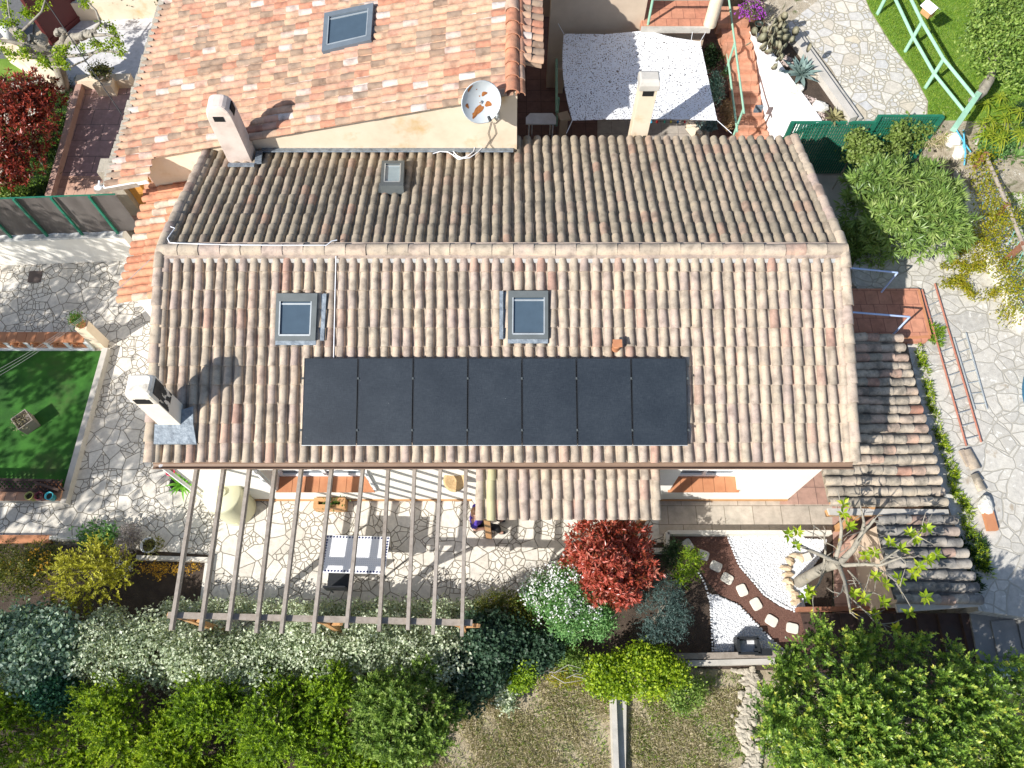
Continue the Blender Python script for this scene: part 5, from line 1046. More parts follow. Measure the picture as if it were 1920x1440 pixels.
for i, c in enumerate(bulbs): m = MB(); m.blob(W([1184, 1221, 1232, 1246, 1258, 1271, 1284][i], 228.5, 2.3), (.03, .03, .04), 1, 0, 8, .5); m.build('bulb', plain('bulb_glass_%d' % i, c, .25), sl_)
# rear wing of the neighbouring house: wall, balcony, column
wg = thing('rear_wing', 'beige rear wing with an orange tiled balcony behind the netting', 'house', (3, 17, 0)); YB = 16.5
a = WY(1030, 57, YB); b = WY(1204, 57, YB); m = MB(); m.box(((a[0]+b[0])/2, YB+.15, 2.6), (b[0]-a[0], .3, 5.2)); m.box((b[0]-.12, YB+1.4, 3.8), (.24, 2.2, 2.6)); m.box((4, YB+2.9, 2.6), (9, .3, 5.2)); m.box(((b[0]+5.1)/2, YB+.5, 1.2), (5.1-b[0]-.02, .25, 2.3)); m.build('wall', m_beige, wg)
q = [W(1202, 51, 2.5), W(1332, 51, 2.5), W(1338, -40, 2.5), W(1202, -40, 2.5)]; MB().slab(q, .2).build('balcony_floor', m_otile, wg)
MB().beam(q[0]-[0, .03, .05], q[1]-[0, .03, .05], .06, .16).build('balcony_edge', m_conc, wg)
p = W(1331, 46, 2.5); m = MB(); m.tube([p, p+UPZ*2.2], .16, 16); m.build('column', m_cream, wg)
wt = thing('white_table', 'white plastic table with cut corners in the dark narrow yard', 'table', W(1010, 238, .25)); z = .98; m = MB(); m.slab([W(x, y, z) for x, y in [(994, 212), (1036, 212), (1043, 220), (1043, 232), (986, 232), (986, 220)]], .04); m.build('table_top', m_plw, wt)
for x, y in ((992, 229), (1037, 229), (998, 216), (1033, 216)): p = W(x, y, z); MB().tube([p-UPZ*.03, (p[0], p[1], .25)], .02).build('leg', m_plw, wt)
# mint railing on the lawn with the nesting box, diagonal beam, log, ropes
rail_fence('lawn_railing', 'mint green two-rail fence crossing the lawn', 'fence', [(1600, -90), (1650, -5), (1697, 97), (1735, 165), (1790, 235)], UP, .9, m_mint, [(1645, 27), (1697, 97), (1735, 165)], .05, .5, True)
nbx = thing('nest_box', 'white roofed wooden nesting box on the mint lawn railing', 'nest box', W(1740, 24, UP+.9)); c = W(1741, 20, UP+1.02); rz = -1.0; m = MB(); m.box(c, (.26, .18, .22), rz); m.build('box', m_wood_o, nbx)
m = MB(); u = np.array([math.cos(rz), math.sin(rz), 0]); v = np.array([-math.sin(rz), math.cos(rz), 0])
for s in (-1, 1): m.beam(c+v*s*.075+UPZ*.145-u*.18, c+v*s*.075+UPZ*.145+u*.18, .2, .02, UPZ*.8+v*s*.6)
m.build('roof', m_plw, nbx)
m = MB(); m.beam(W(1788, 243, UP+.85), W(1834, 176, UP+.85), .12, .12); tag(m.build('mint_beam', m_mint), 'short mint green beam crossing the end of the lawn railing', 'beam')
m = MB(); m.tube([W(1822, 190, UP+.7), W(1842, 172, UP+.75), W(1856, 150, UP+.8), W(1863, 128, UP+.7)], [.09, .11, .10, .07], 10); tag(m.build('grey_log', m_bark), 'weathered grey log lying beyond the mint beam', 'log')
m = MB()
for P in ([(1815, 198), (1812, 230), (1808, 255), (1806, 275), (1812, 290)], [(1791, 240), (1800, 255), (1808, 268), (1820, 285)], [(1818, 200), (1806, 240), (1810, 285), (1808, 310)]): m.tube([W(x, y, 2.0-i*.12) for i, (x, y) in enumerate(P)], .018, 6)
tag(m.build('blue_rope', plain('blue_rope_fibre', (.10, .42, .62), .7)), 'bright blue rope tied to the mint beam and hanging to the rocks', 'rope')
m = MB(); m.tube([W(x, y, 1.75) for x, y in [(1822, 232), (1832, 231), (1840, 240), (1838, 255), (1830, 270)]], .03, 8); tag(m.build('grey_hose', m_conc), 'pale grey hose curling over the rocks beside the blue rope', 'hose')
m = MB(); m.blob(W(1495, 167, UP+.08), (.17, .12, .12), 3, .2, 12, .5); tag(m.build('bed_rock', m_rock), 'white rock below the big agave', 'rock')
m = MB(); m.blob(W(1538, 200, UP+.08), (.2, .15, .12), 7, .2, 12, .5); tag(m.build('bed_rock', m_rock), 'white rock among pink pebbles at the low end of the cactus bed', 'rock')
pebbles('pink_pebbles', [[(1500, 175), (1530, 185), (1550, 225), (1530, 225)], [(1460, 95), (1485, 110), (1490, 130), (1465, 120)]], 260, .018, M('pink_pebble', [(.38, .29, .26), (.52, .44, .40)], .8, 6, rnd=.6), UP+.015, 5)
# satellite dish
P0 = WY(903, 192, 11.28); ax = unit((.34, -.80, .50)); sd_ = thing('satellite_dish', 'rust-stained white satellite dish on the cream gable wall', 'satellite dish', WY(925, 220, YW))
m = MB(); Rd = .40; prof = [(Rd*t, -.14*(1-t*t)) for t in np.linspace(0, 1, 9)]; m.lathe(prof, P0, 32, ax=ax); m.lathe([(Rd, 0), (Rd+.012, -.008), (Rd, -.016)]+[(Rd*t, -.14*(1-t*t)-.012) for t in np.linspace(1, 0, 9)], P0, 32, ax=ax); m.build('reflector', M('dish_paint', [(.46, .50, .52), (.56, .59, .60)], .5, 5, 4, .05), sd_)
def dp(u, v, l=.004):
    X = unit(np.cross(ax, UPZ)); Y = np.cross(X, ax); Y = Y if Y[2] > 0 else -Y; X = X if X[0] > 0 else -X; t2 = u*u+v*v; return P0+X*u*Rd+Y*v*Rd+ax*(-.14*(1-t2)+l)
m = MB(); g = np.random.default_rng(2)
for u, v, a, b, th in ((-.22, -.42, .40, .15, .45), (-.45, -.52, .12, .10, 0), (.38, -.26, .16, .13, 0), (.30, .27, .15, .10, .3), (-.70, .0, .08, .13, .3), (-.40, .78, .20, .07, .7), (.05, .22, .035, .035, 0), (.0, -.1, .03, .03, 0), (-.05, .6, .03, .03, 0)):
    k = 16; c_ = dp(u, v); ring = []
    for i in range(k): t = 2*math.pi*i/k; r_ = 1+.18*math.sin(3*t+u*9)+g.uniform(-.1, .1); x_, y_ = a*r_*math.cos(t), b*r_*math.sin(t); ring.append(dp(u+x_*math.cos(th)-y_*math.sin(th), v+x_*math.sin(th)+y_*math.cos(th)))
    m.add([c_]+ring, [(0, i+1, (i+1) % k+1) for i in range(k)])
m.build('rust_stain', M('rust', [(.22, .07, .02), (.42, .16, .04)], .9, 14), sd_)
m = MB(); e = dp(.05, -1.02); tip = P0+ax*.40+np.array([.04, .0, -.36]); m.tube([e, tip], .012); m.build('feed_arm', m_framel, sd_); m = MB(); m.tube([tip, tip+unit(P0-tip)*.10], [.035, .028]); m.build('receiver', m_plb, sd_)
m = MB(); w0 = WY(932, 215, YW); m.tube([P0-ax*.1, (w0[0], YW-.15, w0[2]), w0], .02); m.box(w0-[0, .02, 0], (.1, .04, .2)); m.build('bracket', m_framel, sd_)
m = MB()
for P in ([(921, 228), (915, 250), (919, 262), (908, 280)], [(925, 230), (930, 250), (922, 262), (918, 270), (930, 285)], [(936, 215), (936, 225), (928, 232)]): m.tube([WY(x, y, YW-.02) for x, y in P], .006, 5)
m.build('cable', m_cable, sd_)
m = MB()
for P in ([(812, 288), (825, 284), (840, 285), (850, 291), (862, 296), (875, 294), (888, 284), (890, 276)], [(850, 284), (857, 292), (868, 297), (880, 296), (895, 286), (903, 278)], [(852, 286), (850, 292), (860, 299), (870, 297), (876, 290)]): m.tube([WP(x, y, PR+NB*.12, NB) for x, y in P], .011, 6)
tag(m.build('coiled_cable', m_cablew), 'loose coil of white cable on the rear roof under the dish', 'cable')
# ------------------------------------------------------------------ vegetation
lf_red = M_leaf('red_leaf', [(.07, .06, .018), (.22, .05, .022), (.42, .075, .045), (.56, .14, .10), (.52, .28, .18)], .25, .32, .5)
lf_redd = M_leaf('dark_red_leaf_mix', [(.03, .04, .01), (.15, .03, .015), (.34, .05, .03), (.52, .11, .07)], .25, .32, .5)
lf_bright = M_leaf('bright_green_leaf', [(.02, .05, .006), (.11, .20, .012), (.27, .41, .02), (.44, .54, .045)], .35)
lf_lime = M_leaf('lime_leaf', [(.03, .06, .005), (.15, .25, .012), (.35, .47, .022), (.52, .58, .06)], .4)
lf_fresh = M_leaf('fresh_green_leaf', [(.03, .09, .025), (.09, .22, .06), (.18, .36, .11), (.30, .46, .18)], .35)
lf_vari = M_leaf('variegated_leaf', [(.05, .08, .03), (.26, .33, .19), (.50, .56, .39), (.64, .68, .52), (.72, .75, .62)], .25)
lf_blue = M_leaf('blue_green_leaf', [(.05, .10, .06), (.18, .28, .18), (.36, .46, .33), (.52, .60, .48)], .25)
lf_yel = M_leaf('yellow_leaf', [(.12, .12, .01), (.32, .31, .03), (.50, .48, .05), (.62, .58, .10)], .35)
lf_dk = M_leaf('dark_yellow_green_leaf', [(.02, .04, .006), (.06, .085, .01), (.14, .15, .015), (.28, .22, .02)], .3)
lf_dkg = M_leaf('dark_green_leaf', [(.012, .035, .012), (.03, .07, .025), (.06, .12, .04)], .3)
lf_ivy = M_leaf('ivy_leaf', [(.02, .05, .025), (.045, .09, .05), (.09, .15, .085)], .25)
lf_ole = M_leaf('oleander_leaf', [(.06, .11, .028), (.15, .25, .055), (.25, .36, .085), (.40, .46, .18)], .25, .4, .45)
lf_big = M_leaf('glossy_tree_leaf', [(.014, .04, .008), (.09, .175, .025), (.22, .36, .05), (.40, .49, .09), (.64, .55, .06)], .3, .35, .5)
lf_mid = M_leaf('shrub_leaf', [(.03, .065, .012), (.12, .21, .035), (.25, .36, .07), (.38, .46, .14)], .3)
lf_wht = M_leaf('white_petal', [(.70, .70, .72), (.82, .82, .84)], .3, .6)
lf_vine = M_leaf('vine_leaf', [(.13, .17, .01), (.26, .28, .015), (.36, .33, .02), (.42, .30, .04)], .4)
lf_org = M_leaf('orange_petal', [(.45, .22, .02), (.55, .34, .03)], .3, .6)
lf_pur = M_leaf('purple_petal', [(.30, .05, .40), (.46, .10, .58)], .3, .6)
lf_gry = M_leaf('grey_flower', [(.18, .16, .15), (.32, .28, .28), (.42, .38, .40)], .2)
lf_cact = M_leaf('cactus_pad', [(.15, .15, .10), (.24, .23, .15), (.30, .27, .18)], .05)
lf_agave = M_leaf('agave_leaf', [(.13, .20, .19), (.20, .29, .27), (.26, .34, .31)], .08)
lf_grass = M_leaf('grass_blade', [(.07, .15, .012), (.14, .27, .02), (.24, .38, .03), (.36, .42, .07)], .3)
lf_dry = M_leaf('dry_grass_blade', [(.26, .27, .08), (.40, .36, .19), (.55, .47, .32), (.62, .54, .40)], .2)
def flowers(t, bl, n, L, mat, seed, zmin=.1, per=6, name='flowers', spread=.05):
    m = MB(); foliage(m, bl, n, L, L*.8, seed, per=per, zmin=zmin, depth=.12, spread=spread, outw=.3); m.build(name, mat, t)
# front of the house
bush('red_shrub', 'round shrub with glossy bright red leaves near the porch', 'shrub', 1142, 1060, 88, 86, 2.2, lf_red, 15000, .105, .036, seed=11, k=14, style='rosette', per=9, depth=.5)
t, bl = bush('white_flowering_shrub', 'green shrub full of small white blossoms in front of the red shrub', 'shrub', 1074, 1134, 88, 80, 1.7, lf_fresh, 18000, .05, .028, seed=12, k=12, sub=.4)
flowers(t, [(b[0]-.12, b[1]+.10, b[2]+.10, b[3]*.96, b[4]*.9, b[5]*.96) for b in bl], 1500, .045, lf_wht, 5, per=5)
bush('yellow_green_shrub', 'low dark yellow-green shrub behind the hedge end, left of the blossoming shrub', 'shrub', 958, 1150, 62, 48, 1.0, lf_dk, 9000, .04, .02, seed=13)
bush('dark_ivy_shrub', 'dull dark green ivy mound at the right end of the pale hedge', 'shrub', 925, 1195, 62, 48, 1.35, lf_ivy, 6500, .075, .06, seed=14, sub=.5)
bush('dark_ivy_shrub', 'ivy mound in the shade beside the round mid green bush', 'shrub', 880, 1250, 66, 55, 1.1, lf_ivy, 6000, .075, .06, seed=15, sub=.5)
t, bl = bush('pale_ivy', 'pale variegated ivy trailing onto the dry ground', 'ivy', 945, 1285, 22, 44, .45, lf_vari, 1500, .06, .045, seed=16, k=5); bush('climbing_shrub', 'bright lime green leafy climber over the strip of concrete', 'shrub', 1190, 1262, 92, 52, 1.1, lf_lime, 11000, .065, .045, seed=17, k=12, sub=.42)
bush('small_bright_shrub', 'small bright green shrub between ivy and the lime climber', 'shrub', 985, 1262, 30, 40, .8, lf_bright, 2200, .05, .03, seed=18, k=5); bush('small_bright_shrub', 'small mossy shrub under the white blossoming shrub', 'shrub', 1075, 1240, 48, 26, .6, lf_mid, 2600, .045, .025, seed=19, k=6)
bush('trailing_shrub', 'loose green shrub at the top end of the rubble strip', 'shrub', 1285, 1300, 42, 36, .55, lf_mid, 2600, .05, .03, seed=20, k=6)
bush('blue_grey_conifer', 'dark blue-grey conifer in the shade beside the red shrub', 'shrub', 1238, 1150, 56, 62, 1.5, M_leaf('blue_needle', [(.02, .045, .04), (.05, .09, .08), (.12, .18, .16)], .15), 9000, .05, .012, seed=21, k=8, style='spray', per=12)
bush('feathery_plant', 'feathery bright green upright plant beside the stepping stones', 'plant', 1290, 1058, 24, 34, 1.0, lf_bright, 2600, .05, .014, seed=22, k=7, style='spray', per=12); t = thing('strappy_plant', 'strappy green plant below the feathery plant in the mulch bed', 'plant', W(1273, 1088, 0)); rosette(MB(), W(1273, 1088, .03), 30, .38, .03, 10, 75, 3, .3).build('leaves', lf_bright, t)
bush('dark_feathery_plant', 'dark green feathery plant behind the bright feathery one', 'plant', 1263, 1045, 22, 30, .8, lf_dkg, 2400, .05, .014, seed=23, k=6, style='spray', per=12)
bush('dark_ivy_shrub', 'dark ivy spilling below the white blossoming shrub and the yellow-green one', 'shrub', 1005, 1215, 52, 40, .9, lf_ivy, 4200, .07, .055, seed=24, k=7); bush('small_bright_shrub', 'thin yellowish shrub just above the dry ground, next to the lime climber', 'shrub', 1050, 1262, 60, 20, .45, lf_vine, 1500, .05, .022, seed=25, k=6); bush('dark_ivy_shrub', 'dark shade-filled shrub under the round mid green bush and ivy', 'shrub', 880, 1300, 40, 40, .8, lf_ivy, 2600, .07, .055, seed=26, k=6)
m = MB(); g = np.random.default_rng(27)
for i in range(26): a = W(1000+g.uniform(-60, 110), 1256+g.uniform(-12, 16), .3+g.uniform(0, .3)); b = a+np.array([g.uniform(.2, .7), g.uniform(-.15, .15), g.uniform(-.2, .1)]); m.tube([a, lerp(a, b, .5)+g.normal(size=3)*.05, b], [.010, .008, .003], 4)
tag(m.build('dead_twigs', M('dead_wood', [(.30, .28, .25), (.45, .42, .38)], .9, 8)), 'tangle of grey dead twigs above the dry ground', 'twigs', kind='stuff')
# hedge and shrubs at the bottom
hd = thing('pale_hedge', 'long pale variegated hedge running below the pergola', 'hedge', W(500, 1240, 0)); bl = []; g = np.random.default_rng(31)
for i in range(26):
    x = 175+i*27+g.uniform(-8, 8); c = W(x, 1232+g.uniform(-22, 22)-10*math.sin(i*.5), .75+g.uniform(-.1, .15)); bl.append((*c, .42, .55+g.uniform(-.08, .1), .62)); bl.append((*(c+[g.uniform(-.2, .2), .42, -.12]), .32, .3, .45))
foliage(MB(), bl, 44000, .064, .043, 32, per=9, depth=.4, lv=.4, crn=.45).build('foliage', lf_vari, hd); m = MB()
for b in bl[::2]: m.tube([(b[0], b[1], 0), (b[0]+.05, b[1], .7)], [.03, .015], 6)
m.build('branches', m_bark, hd)
bush('blue_green_shrub', 'big blue-green shrub at the left end of the pale hedge', 'shrub', 62, 1218, 92, 76, 1.7, lf_blue, 13000, .09, .062, seed=33, k=12, sub=.42); bush('blue_green_shrub', 'smaller blue-green shrub between the hedge and the bottom greenery', 'shrub', 110, 1300, 40, 42, 1.2, M_leaf('teal_leaf', [(.03, .10, .05), (.07, .20, .10), (.12, .28, .16)], .25), 4500, .07, .045, seed=34, k=7)
specs = [(28, 1375, 95, 85, 1.5, 'lime spiky shrub at the bottom corner below the blue-green shrubs'), (205, 1352, 92, 88, 1.7, 'lime spiky shrub with upright shoots below the hedge start'), (330, 1400, 90, 75, 1.5, 'yellowish-green shrub at the bottom edge under the first rafters'), (395, 1330, 75, 70, 1.75, 'bright green shrub nearest below the pale hedge'), (505, 1350, 92, 88, 1.8, 'bright green shrub in the middle of the bottom greenery'), (610, 1400, 78, 70, 1.4, 'bright green shrub left of the round mid green bush'), (620, 1300, 55, 62, 1.7, 'darker green shoot-filled shrub between hedge and round bush'), (95, 1425, 125, 70, 1.5, 'low lime ground-hugging shrub at the bottom edge near the corner'), (300, 1452, 120, 50, .8, 'low lime ground-hugging shrub at the bottom edge below the first rafters'), (470, 1435, 80, 45, .8, 'low green shrub at the bottom edge before the bare patch'), (700, 1440, 90, 40, .7, 'low green shrub at the bottom edge under the round bush')]
for i, (x, y, rx, ry, h, lb) in enumerate(specs):
    t, bl = bush('spiky_shrub', lb, 'shrub', x, y, rx, ry, h, (lf_lime, lf_bright)[i in (3, 4, 5, 6, 9, 10)], 17500, .044, .022, seed=40+i, k=24, style='shoot', per=26, spread=.34, depth=.42, core=.62, group='green shrubs along the bottom', sub=.31)
bush('round_bush', 'large round mid green bush beside the dry ground', 'shrub', 762, 1335, 112, 112, 2.1, lf_mid, 22000, .07, .030, seed=50, k=28, sub=.27, style='shoot', per=18, spread=.22, depth=.4, core=.66)
bush('golden_shrub', 'loose golden yellow shrub beside the mulch bed', 'shrub', 172, 1085, 88, 74, 1.5, lf_yel, 9500, .042, .026, seed=51, k=14, style='shoot', per=20, spread=.34, sub=.34, depth=.6)
t, bl = bush('dark_round_shrub', 'dark olive green round shrub with orange tints next to the golden shrub', 'shrub', 40, 1072, 66, 64, 1.2, lf_dk, 9000, .04, .022, seed=52); flowers(t, [(b[0]+.3, b[1]+.15, b[2], b[3]*.6, b[4]*.6, b[5]) for b in bl[:4]], 160, .05, lf_org, 3, per=5)
bush('grey_flower_clump', 'greyish clump of faded flowers by the round white pot', 'plant', 243, 1008, 28, 26, .45, lf_gry, 2600, .035, .018, seed=53, k=6); bush('fleshy_plant', 'small bright green leafy plant at the kerb above the golden shrub', 'plant', 185, 1005, 34, 14, .35, lf_fresh, 700, .1, .05, seed=54, k=5); 
m = MB(); g = np.random.default_rng(8)
for i in range(16): a = W(262+g.uniform(0, 115), 1066+g.uniform(-8, 14), .2); foliage(m, [(*a, .08, .08, .10)], 40, .04, .022, i)
tag(m.build('orange_flowers', lf_org), kind='stuff'); m = MB(); foliage(m, [(*W(225, 1062, .15), .22, .16, .12)], 160, .05, .04, 6); tag(m.build('white_flowers', lf_wht), 'small white flowers at the edge of the golden shrub', 'flowers')
m = MB(); foliage(m, [(*W(335+x*55, 1142-2*math.sin(x), .3), .34, .16, .30) for x in range(11)], 9000, .055, .036, 61, per=8); tag(m.build('hedge_fringe', lf_vari), 'low pale creeper fringe under the pergola cross beam', 'creeper')
# big corner tree
c = W(1690, 1345, 2.6); bt = thing('corner_tree', 'large glossy green tree filling the bottom corner beside the timber steps', 'tree', (c[0], c[1], 0)); bl = []; g = np.random.default_rng(70)
for i in range(84):
    x, y = 1680+g.uniform(-235, 240), 1365+g.uniform(-125, 130); q = 1-((x-1690)/265)**2-((y-1370)/215)**2
    if q < 0: continue
    z = 1.9+2.1*q**.5+g.uniform(-.25, .25); q = g.uniform(.16, .31); bl.append((*W(x, y, z), q, q, q*1.25))
for x, y, z, r in ((1500, 1330, 2.2, .34), (1475, 1400, 1.8, .34), (1480, 1290, 1.9, .26), (1465, 1350, 1.7, .26), (1850, 1330, 2.3, .34), (1560, 1440, 2.6, .4), (1890, 1410, 2.0, .40), (1690, 1450, 3.2, .45), (1790, 1450, 2.8, .4), (1545, 1245, 2.3, .24), (1600, 1225, 2.6, .24), (1700, 1225, 2.6, .24), (1640, 1228, 2.5, .20), (1790, 1245, 2.3, .24), (1838, 1290, 2.2, .26), (1500, 1260, 1.9, .22)): bl.append((*W(x, y, z), r, r*.9, r*.9))
for x, y in ((1532, 1172), (1548, 1190), (1597, 1190), (1612, 1205), (1635, 1185), (1497, 1212), (1470, 1250), (1455, 1300), (1448, 1345), (1725, 1200), (1680, 1208), (1780, 1212), (1830, 1245), (1870, 1275)): p = W(x, y, 2.5); bl.append((*p, .08, .08, .32)); bl.append((*(p+[.02, -.16, -.3]), .12, .14, .3))
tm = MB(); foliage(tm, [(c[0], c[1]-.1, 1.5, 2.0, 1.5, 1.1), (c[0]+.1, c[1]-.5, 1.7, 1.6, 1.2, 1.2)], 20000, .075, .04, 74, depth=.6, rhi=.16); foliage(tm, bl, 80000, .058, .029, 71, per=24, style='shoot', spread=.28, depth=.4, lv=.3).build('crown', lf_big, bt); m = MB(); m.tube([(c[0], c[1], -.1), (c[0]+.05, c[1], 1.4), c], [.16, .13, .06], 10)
for b in bl[1:14]: m.tube([(c[0], c[1], 1.2), lerp((c[0], c[1], 1.8), b[:3], .6), b[:3]], [.07, .04, .015], 6)
m.build('trunk', m_bark, bt); bush('corner_undergrowth', 'dark undergrowth shrub at the far bottom edge past the big tree', 'shrub', 1900, 1400, 60, 60, .9, lf_bright, 6000, .06, .035, z0=.0, seed=72); bush('corner_undergrowth', 'bright low shrub under the left side of the big corner tree', 'shrub', 1462, 1370, 26, 90, .7, lf_bright, 5000, .06, .03, z0=.0, seed=73)
# bare tree with leaf tufts
br = thing('bare_tree', 'bare pale branched tree with a few leaf tufts over the outbuilding', 'tree', W(1497, 1092, 0)); m = MB(); tr_ = lambda *p: [W(*q) for q in p]
m.tube(tr_((1497, 1092, .0), (1520, 1078, .9), (1550, 1062, 1.7), (1572, 1056, 2.0)), [.12, .105, .10, .10], 10)
for P, r in (([(1572, 1056, 2.0), (1545, 1043, 2.2), (1515, 1030, 2.4), (1488, 1015, 2.6)], .06), ([(1566, 1050, 2.0), (1575, 1020, 2.3), (1578, 990, 2.5), (1575, 968, 2.6)], .055), ([(1575, 1055, 2.0), (1600, 1030, 2.2), (1616, 1000, 2.4), (1640, 973, 2.6)], .08), ([(1616, 1000, 2.4), (1620, 980, 2.6), (1615, 955, 2.8)], .045), ([(1578, 1060, 2.0), (1620, 1058, 2.3), (1650, 1060, 2.5), (1690, 1045, 2.7)], .05), ([(1574, 1062, 2.0), (1584, 1090, 2.3), (1590, 1120, 2.5), (1595, 1150, 2.6)], .05), ([(1584, 1090, 2.3), (1578, 1110, 2.4), (1570, 1118, 2.5)], .022), ([(1545, 1056, 1.8), (1548, 1030, 2.0), (1545, 1000, 2.2), (1525, 985, 2.3)], .03), ([(1590, 1070, 2.1), (1610, 1090, 2.3), (1622, 1115, 2.5)], .025), ([(1545, 1070, 1.7), (1535, 1095, 1.9), (1520, 1115, 2.0)], .035), ([(1640, 1060, 2.4), (1680, 1090, 2.6), (1712, 1145, 2.7)], .018), ([(1600, 1125, 2.5), (1640, 1165, 2.5), (1680, 1180, 2.5)], .015), ([(1650, 1055, 2.5), (1700, 1020, 2.7), (1735, 990, 2.8)], .022), ([(1590, 985, 2.6), (1580, 960, 2.8), (1578, 945, 2.9)], .02)):
    rr = np.linspace(r*.85, r*.36, len(P)); Q = tr_(*P); m.tube(Q, list(rr), 8)
    gq = np.random.default_rng(int(P[-1][0]))
    for i in range(5):
        k = gq.integers(1, len(Q)); b = lerp(Q[k-1], Q[k], gq.uniform(.2, 1)); d = unit(Q[k]-Q[k-1])*.5+gq.normal(size=3)*.6; d[2] = abs(d[2])*.5; e = b+unit(d)*gq.uniform(.18, .45); m.tube([b, lerp(b, e, .5)+gq.normal(size=3)*.02, e], [.012, .009, .004], 5)
m.build('branches', m_barkp, br); m = MB(); g = np.random.default_rng(80)
for x, y, z in ((1478, 1003, 2.6), (1492, 1022, 2.6), (1496, 998, 2.6), (1580, 962, 2.9), (1583, 945, 2.9), (1592, 988, 2.7), (1640, 1036, 2.6), (1622, 1042, 2.5), (1668, 1018, 2.7), (1690, 1030, 2.7), (1705, 1000, 2.8), (1737, 990, 2.8), (1718, 1010, 2.7), (1660, 1095, 2.6), (1640, 1080, 2.5), (1685, 1085, 2.6), (1712, 1075, 2.6), (1740, 1050, 2.7), (1518, 1108, 2.1), (1510, 1120, 2.1), (1600, 1112, 2.5), (1620, 1122, 2.5), (1655, 1130, 2.6), (1705, 1150, 2.7), (1735, 1120, 2.7), (1680, 1180, 2.5), (1640, 1150, 2.5), (1722, 1062, 2.7), (1755, 1040, 2.8)):
    c = W(x, y, z); k = 9
    for i in range(k): a = 2*math.pi*i/k+g.uniform(-.3, .3); e = R(g.uniform(-5, 50)); d = np.array([math.cos(a)*math.cos(e), math.sin(a)*math.cos(e), math.sin(e)]); L_ = g.uniform(.11, .17); m.quads(leaf_mesh((c+d*L_*.55)[None], d[None], np.array([[g.normal()*.2, g.normal()*.2, 1.]]), np.array([L_]), np.array([L_*.42])), [g.uniform(.2, 1)])
m.build('leaves', lf_lime, br)
m = MB(); g = np.random.default_rng(81)
for i in range(60): p = W(1630+g.uniform(-14, 20), 1010+g.uniform(-15, 130), .05); a = g.uniform(0, 6); m.quads(leaf_mesh(p[None], np.array([[math.cos(a), math.sin(a), .2]]), np.array([[0, .3, 1.]]), np.array([.14]), np.array([.06])), [g.uniform()])
tag(m.build('fallen_leaves', M_leaf('brown_leaf', [(.20, .07, .02), (.34, .14, .05)], .1)), kind='stuff')
# right-hand side
t, bl = bush('oleander', 'big rounded oleander bush between the green fence and the landing', 'shrub', 1690, 395, 122, 132, 2.0, lf_ole, 15000, .20, .036, z0=.9, seed=90, k=20, style='rosette', per=15, sub=.34, depth=.55, outw=.8, lv=.25); bush('oleander', 'shaded lower oleander beside the rear corner of the house wall', 'shrub', 1612, 470, 55, 70, 1.0, lf_ole, 4500, .17, .034, z0=.3, seed=91, k=8, style='rosette', per=13, outw=.75)
for i, (x, y, rx, ry, lb) in enumerate(((1602, 268, 14, 22, 'first pale leafy climber on the green fence'), (1630, 282, 20, 16, 'second pale leafy climber, lowest on the green fence'), (1684, 255, 20, 34, 'tall pale climber in the middle of the second fence panel'), (1725, 240, 26, 20, 'pale climber at the far end of the green fence'), (1775, 225, 36, 14, 'loose weeds on the top rail end of the green fence'))):
    c = W(x, y, 1.9); d = dep(c)/F; t = thing('climber', lb, 'climber', (c[0], c[1]-.2, .4)); foliage(MB(), [(*c, rx*d, .18, ry*d*1.1), (*(c+[.1, -.1, -.35]), rx*d*.7, .16, ry*d*.8)], 900, .08, .065, 95+i).build('foliage', M_leaf('pale_climber_leaf', [(.10, .16, .03), (.20, .28, .06), (.30, .36, .12)], .35) if i == 0 else bpy.data.materials['pale_climber_leaf'], t); MB().tube([(c[0], c[1]-.2, .4), (c[0]+.05, c[1]-.1, 1.2), c], [.02, .015, .008], 5).build('stem', m_bark, t)
foliage_t, bl = bush('glossy_tree', 'dense dark glossy tree at the top corner of the lawn', 'tree', 1902, 75, 98, 118, 2.6, lf_mid, 20000, .085, .045, z0=UP, seed=100, k=14, sub=.4)
t = thing('papyrus_clump', 'yellow-green grassy clump beyond the mint beam', 'plant', W(1880, 230, 1.6)); m = MB(); g = np.random.default_rng(101)
for i in range(46): p = W(1838+g.uniform(0, 85), 178+g.uniform(0, 85), 1.7+g.uniform(0, .8)); rosette(m, p, 15, .36, .03, -10, 65, 200+i, .7)
m.build('leaves', M_leaf('papyrus_leaf', [(.16, .24, .02), (.28, .36, .03), (.42, .44, .05)], .4), t)
t = thing('spiky_plant', 'green sword-leaved plant behind the timber railing', 'plant', W(1897, 300, 1.3)); m = MB(); rosette(m, W(1897, 300, 1.35), 46, .80, .075, 10, 80, 5, .35); rosette(m, W(1915, 318, 1.35), 26, .65, .07, 10, 80, 6, .35); m.build('leaves', M_leaf('sword_leaf', [(.08, .17, .04), (.15, .27, .07), (.22, .34, .12)], .2), t)
bush('low_green_plant', 'low bright plant in front of the grassy clump', 'plant', 1870, 262, 38, 14, .4, lf_fresh, 1200, .09, .06, z0=1.5, seed=102, k=5); bush('low_green_plant', 'bluish low shrub at the right edge under the grassy clump', 'plant', 1915, 225, 14, 30, .9, lf_dkg, 1200, .15, .03, z0=1.6, seed=103, k=4, style='rosette')
vn = thing('yellow_vine', 'sprawling yellow-green vine covering the timber railing and creeping over the paving', 'vine', W(1860, 430, ZR)); m = MB(); g = np.random.default_rng(104)
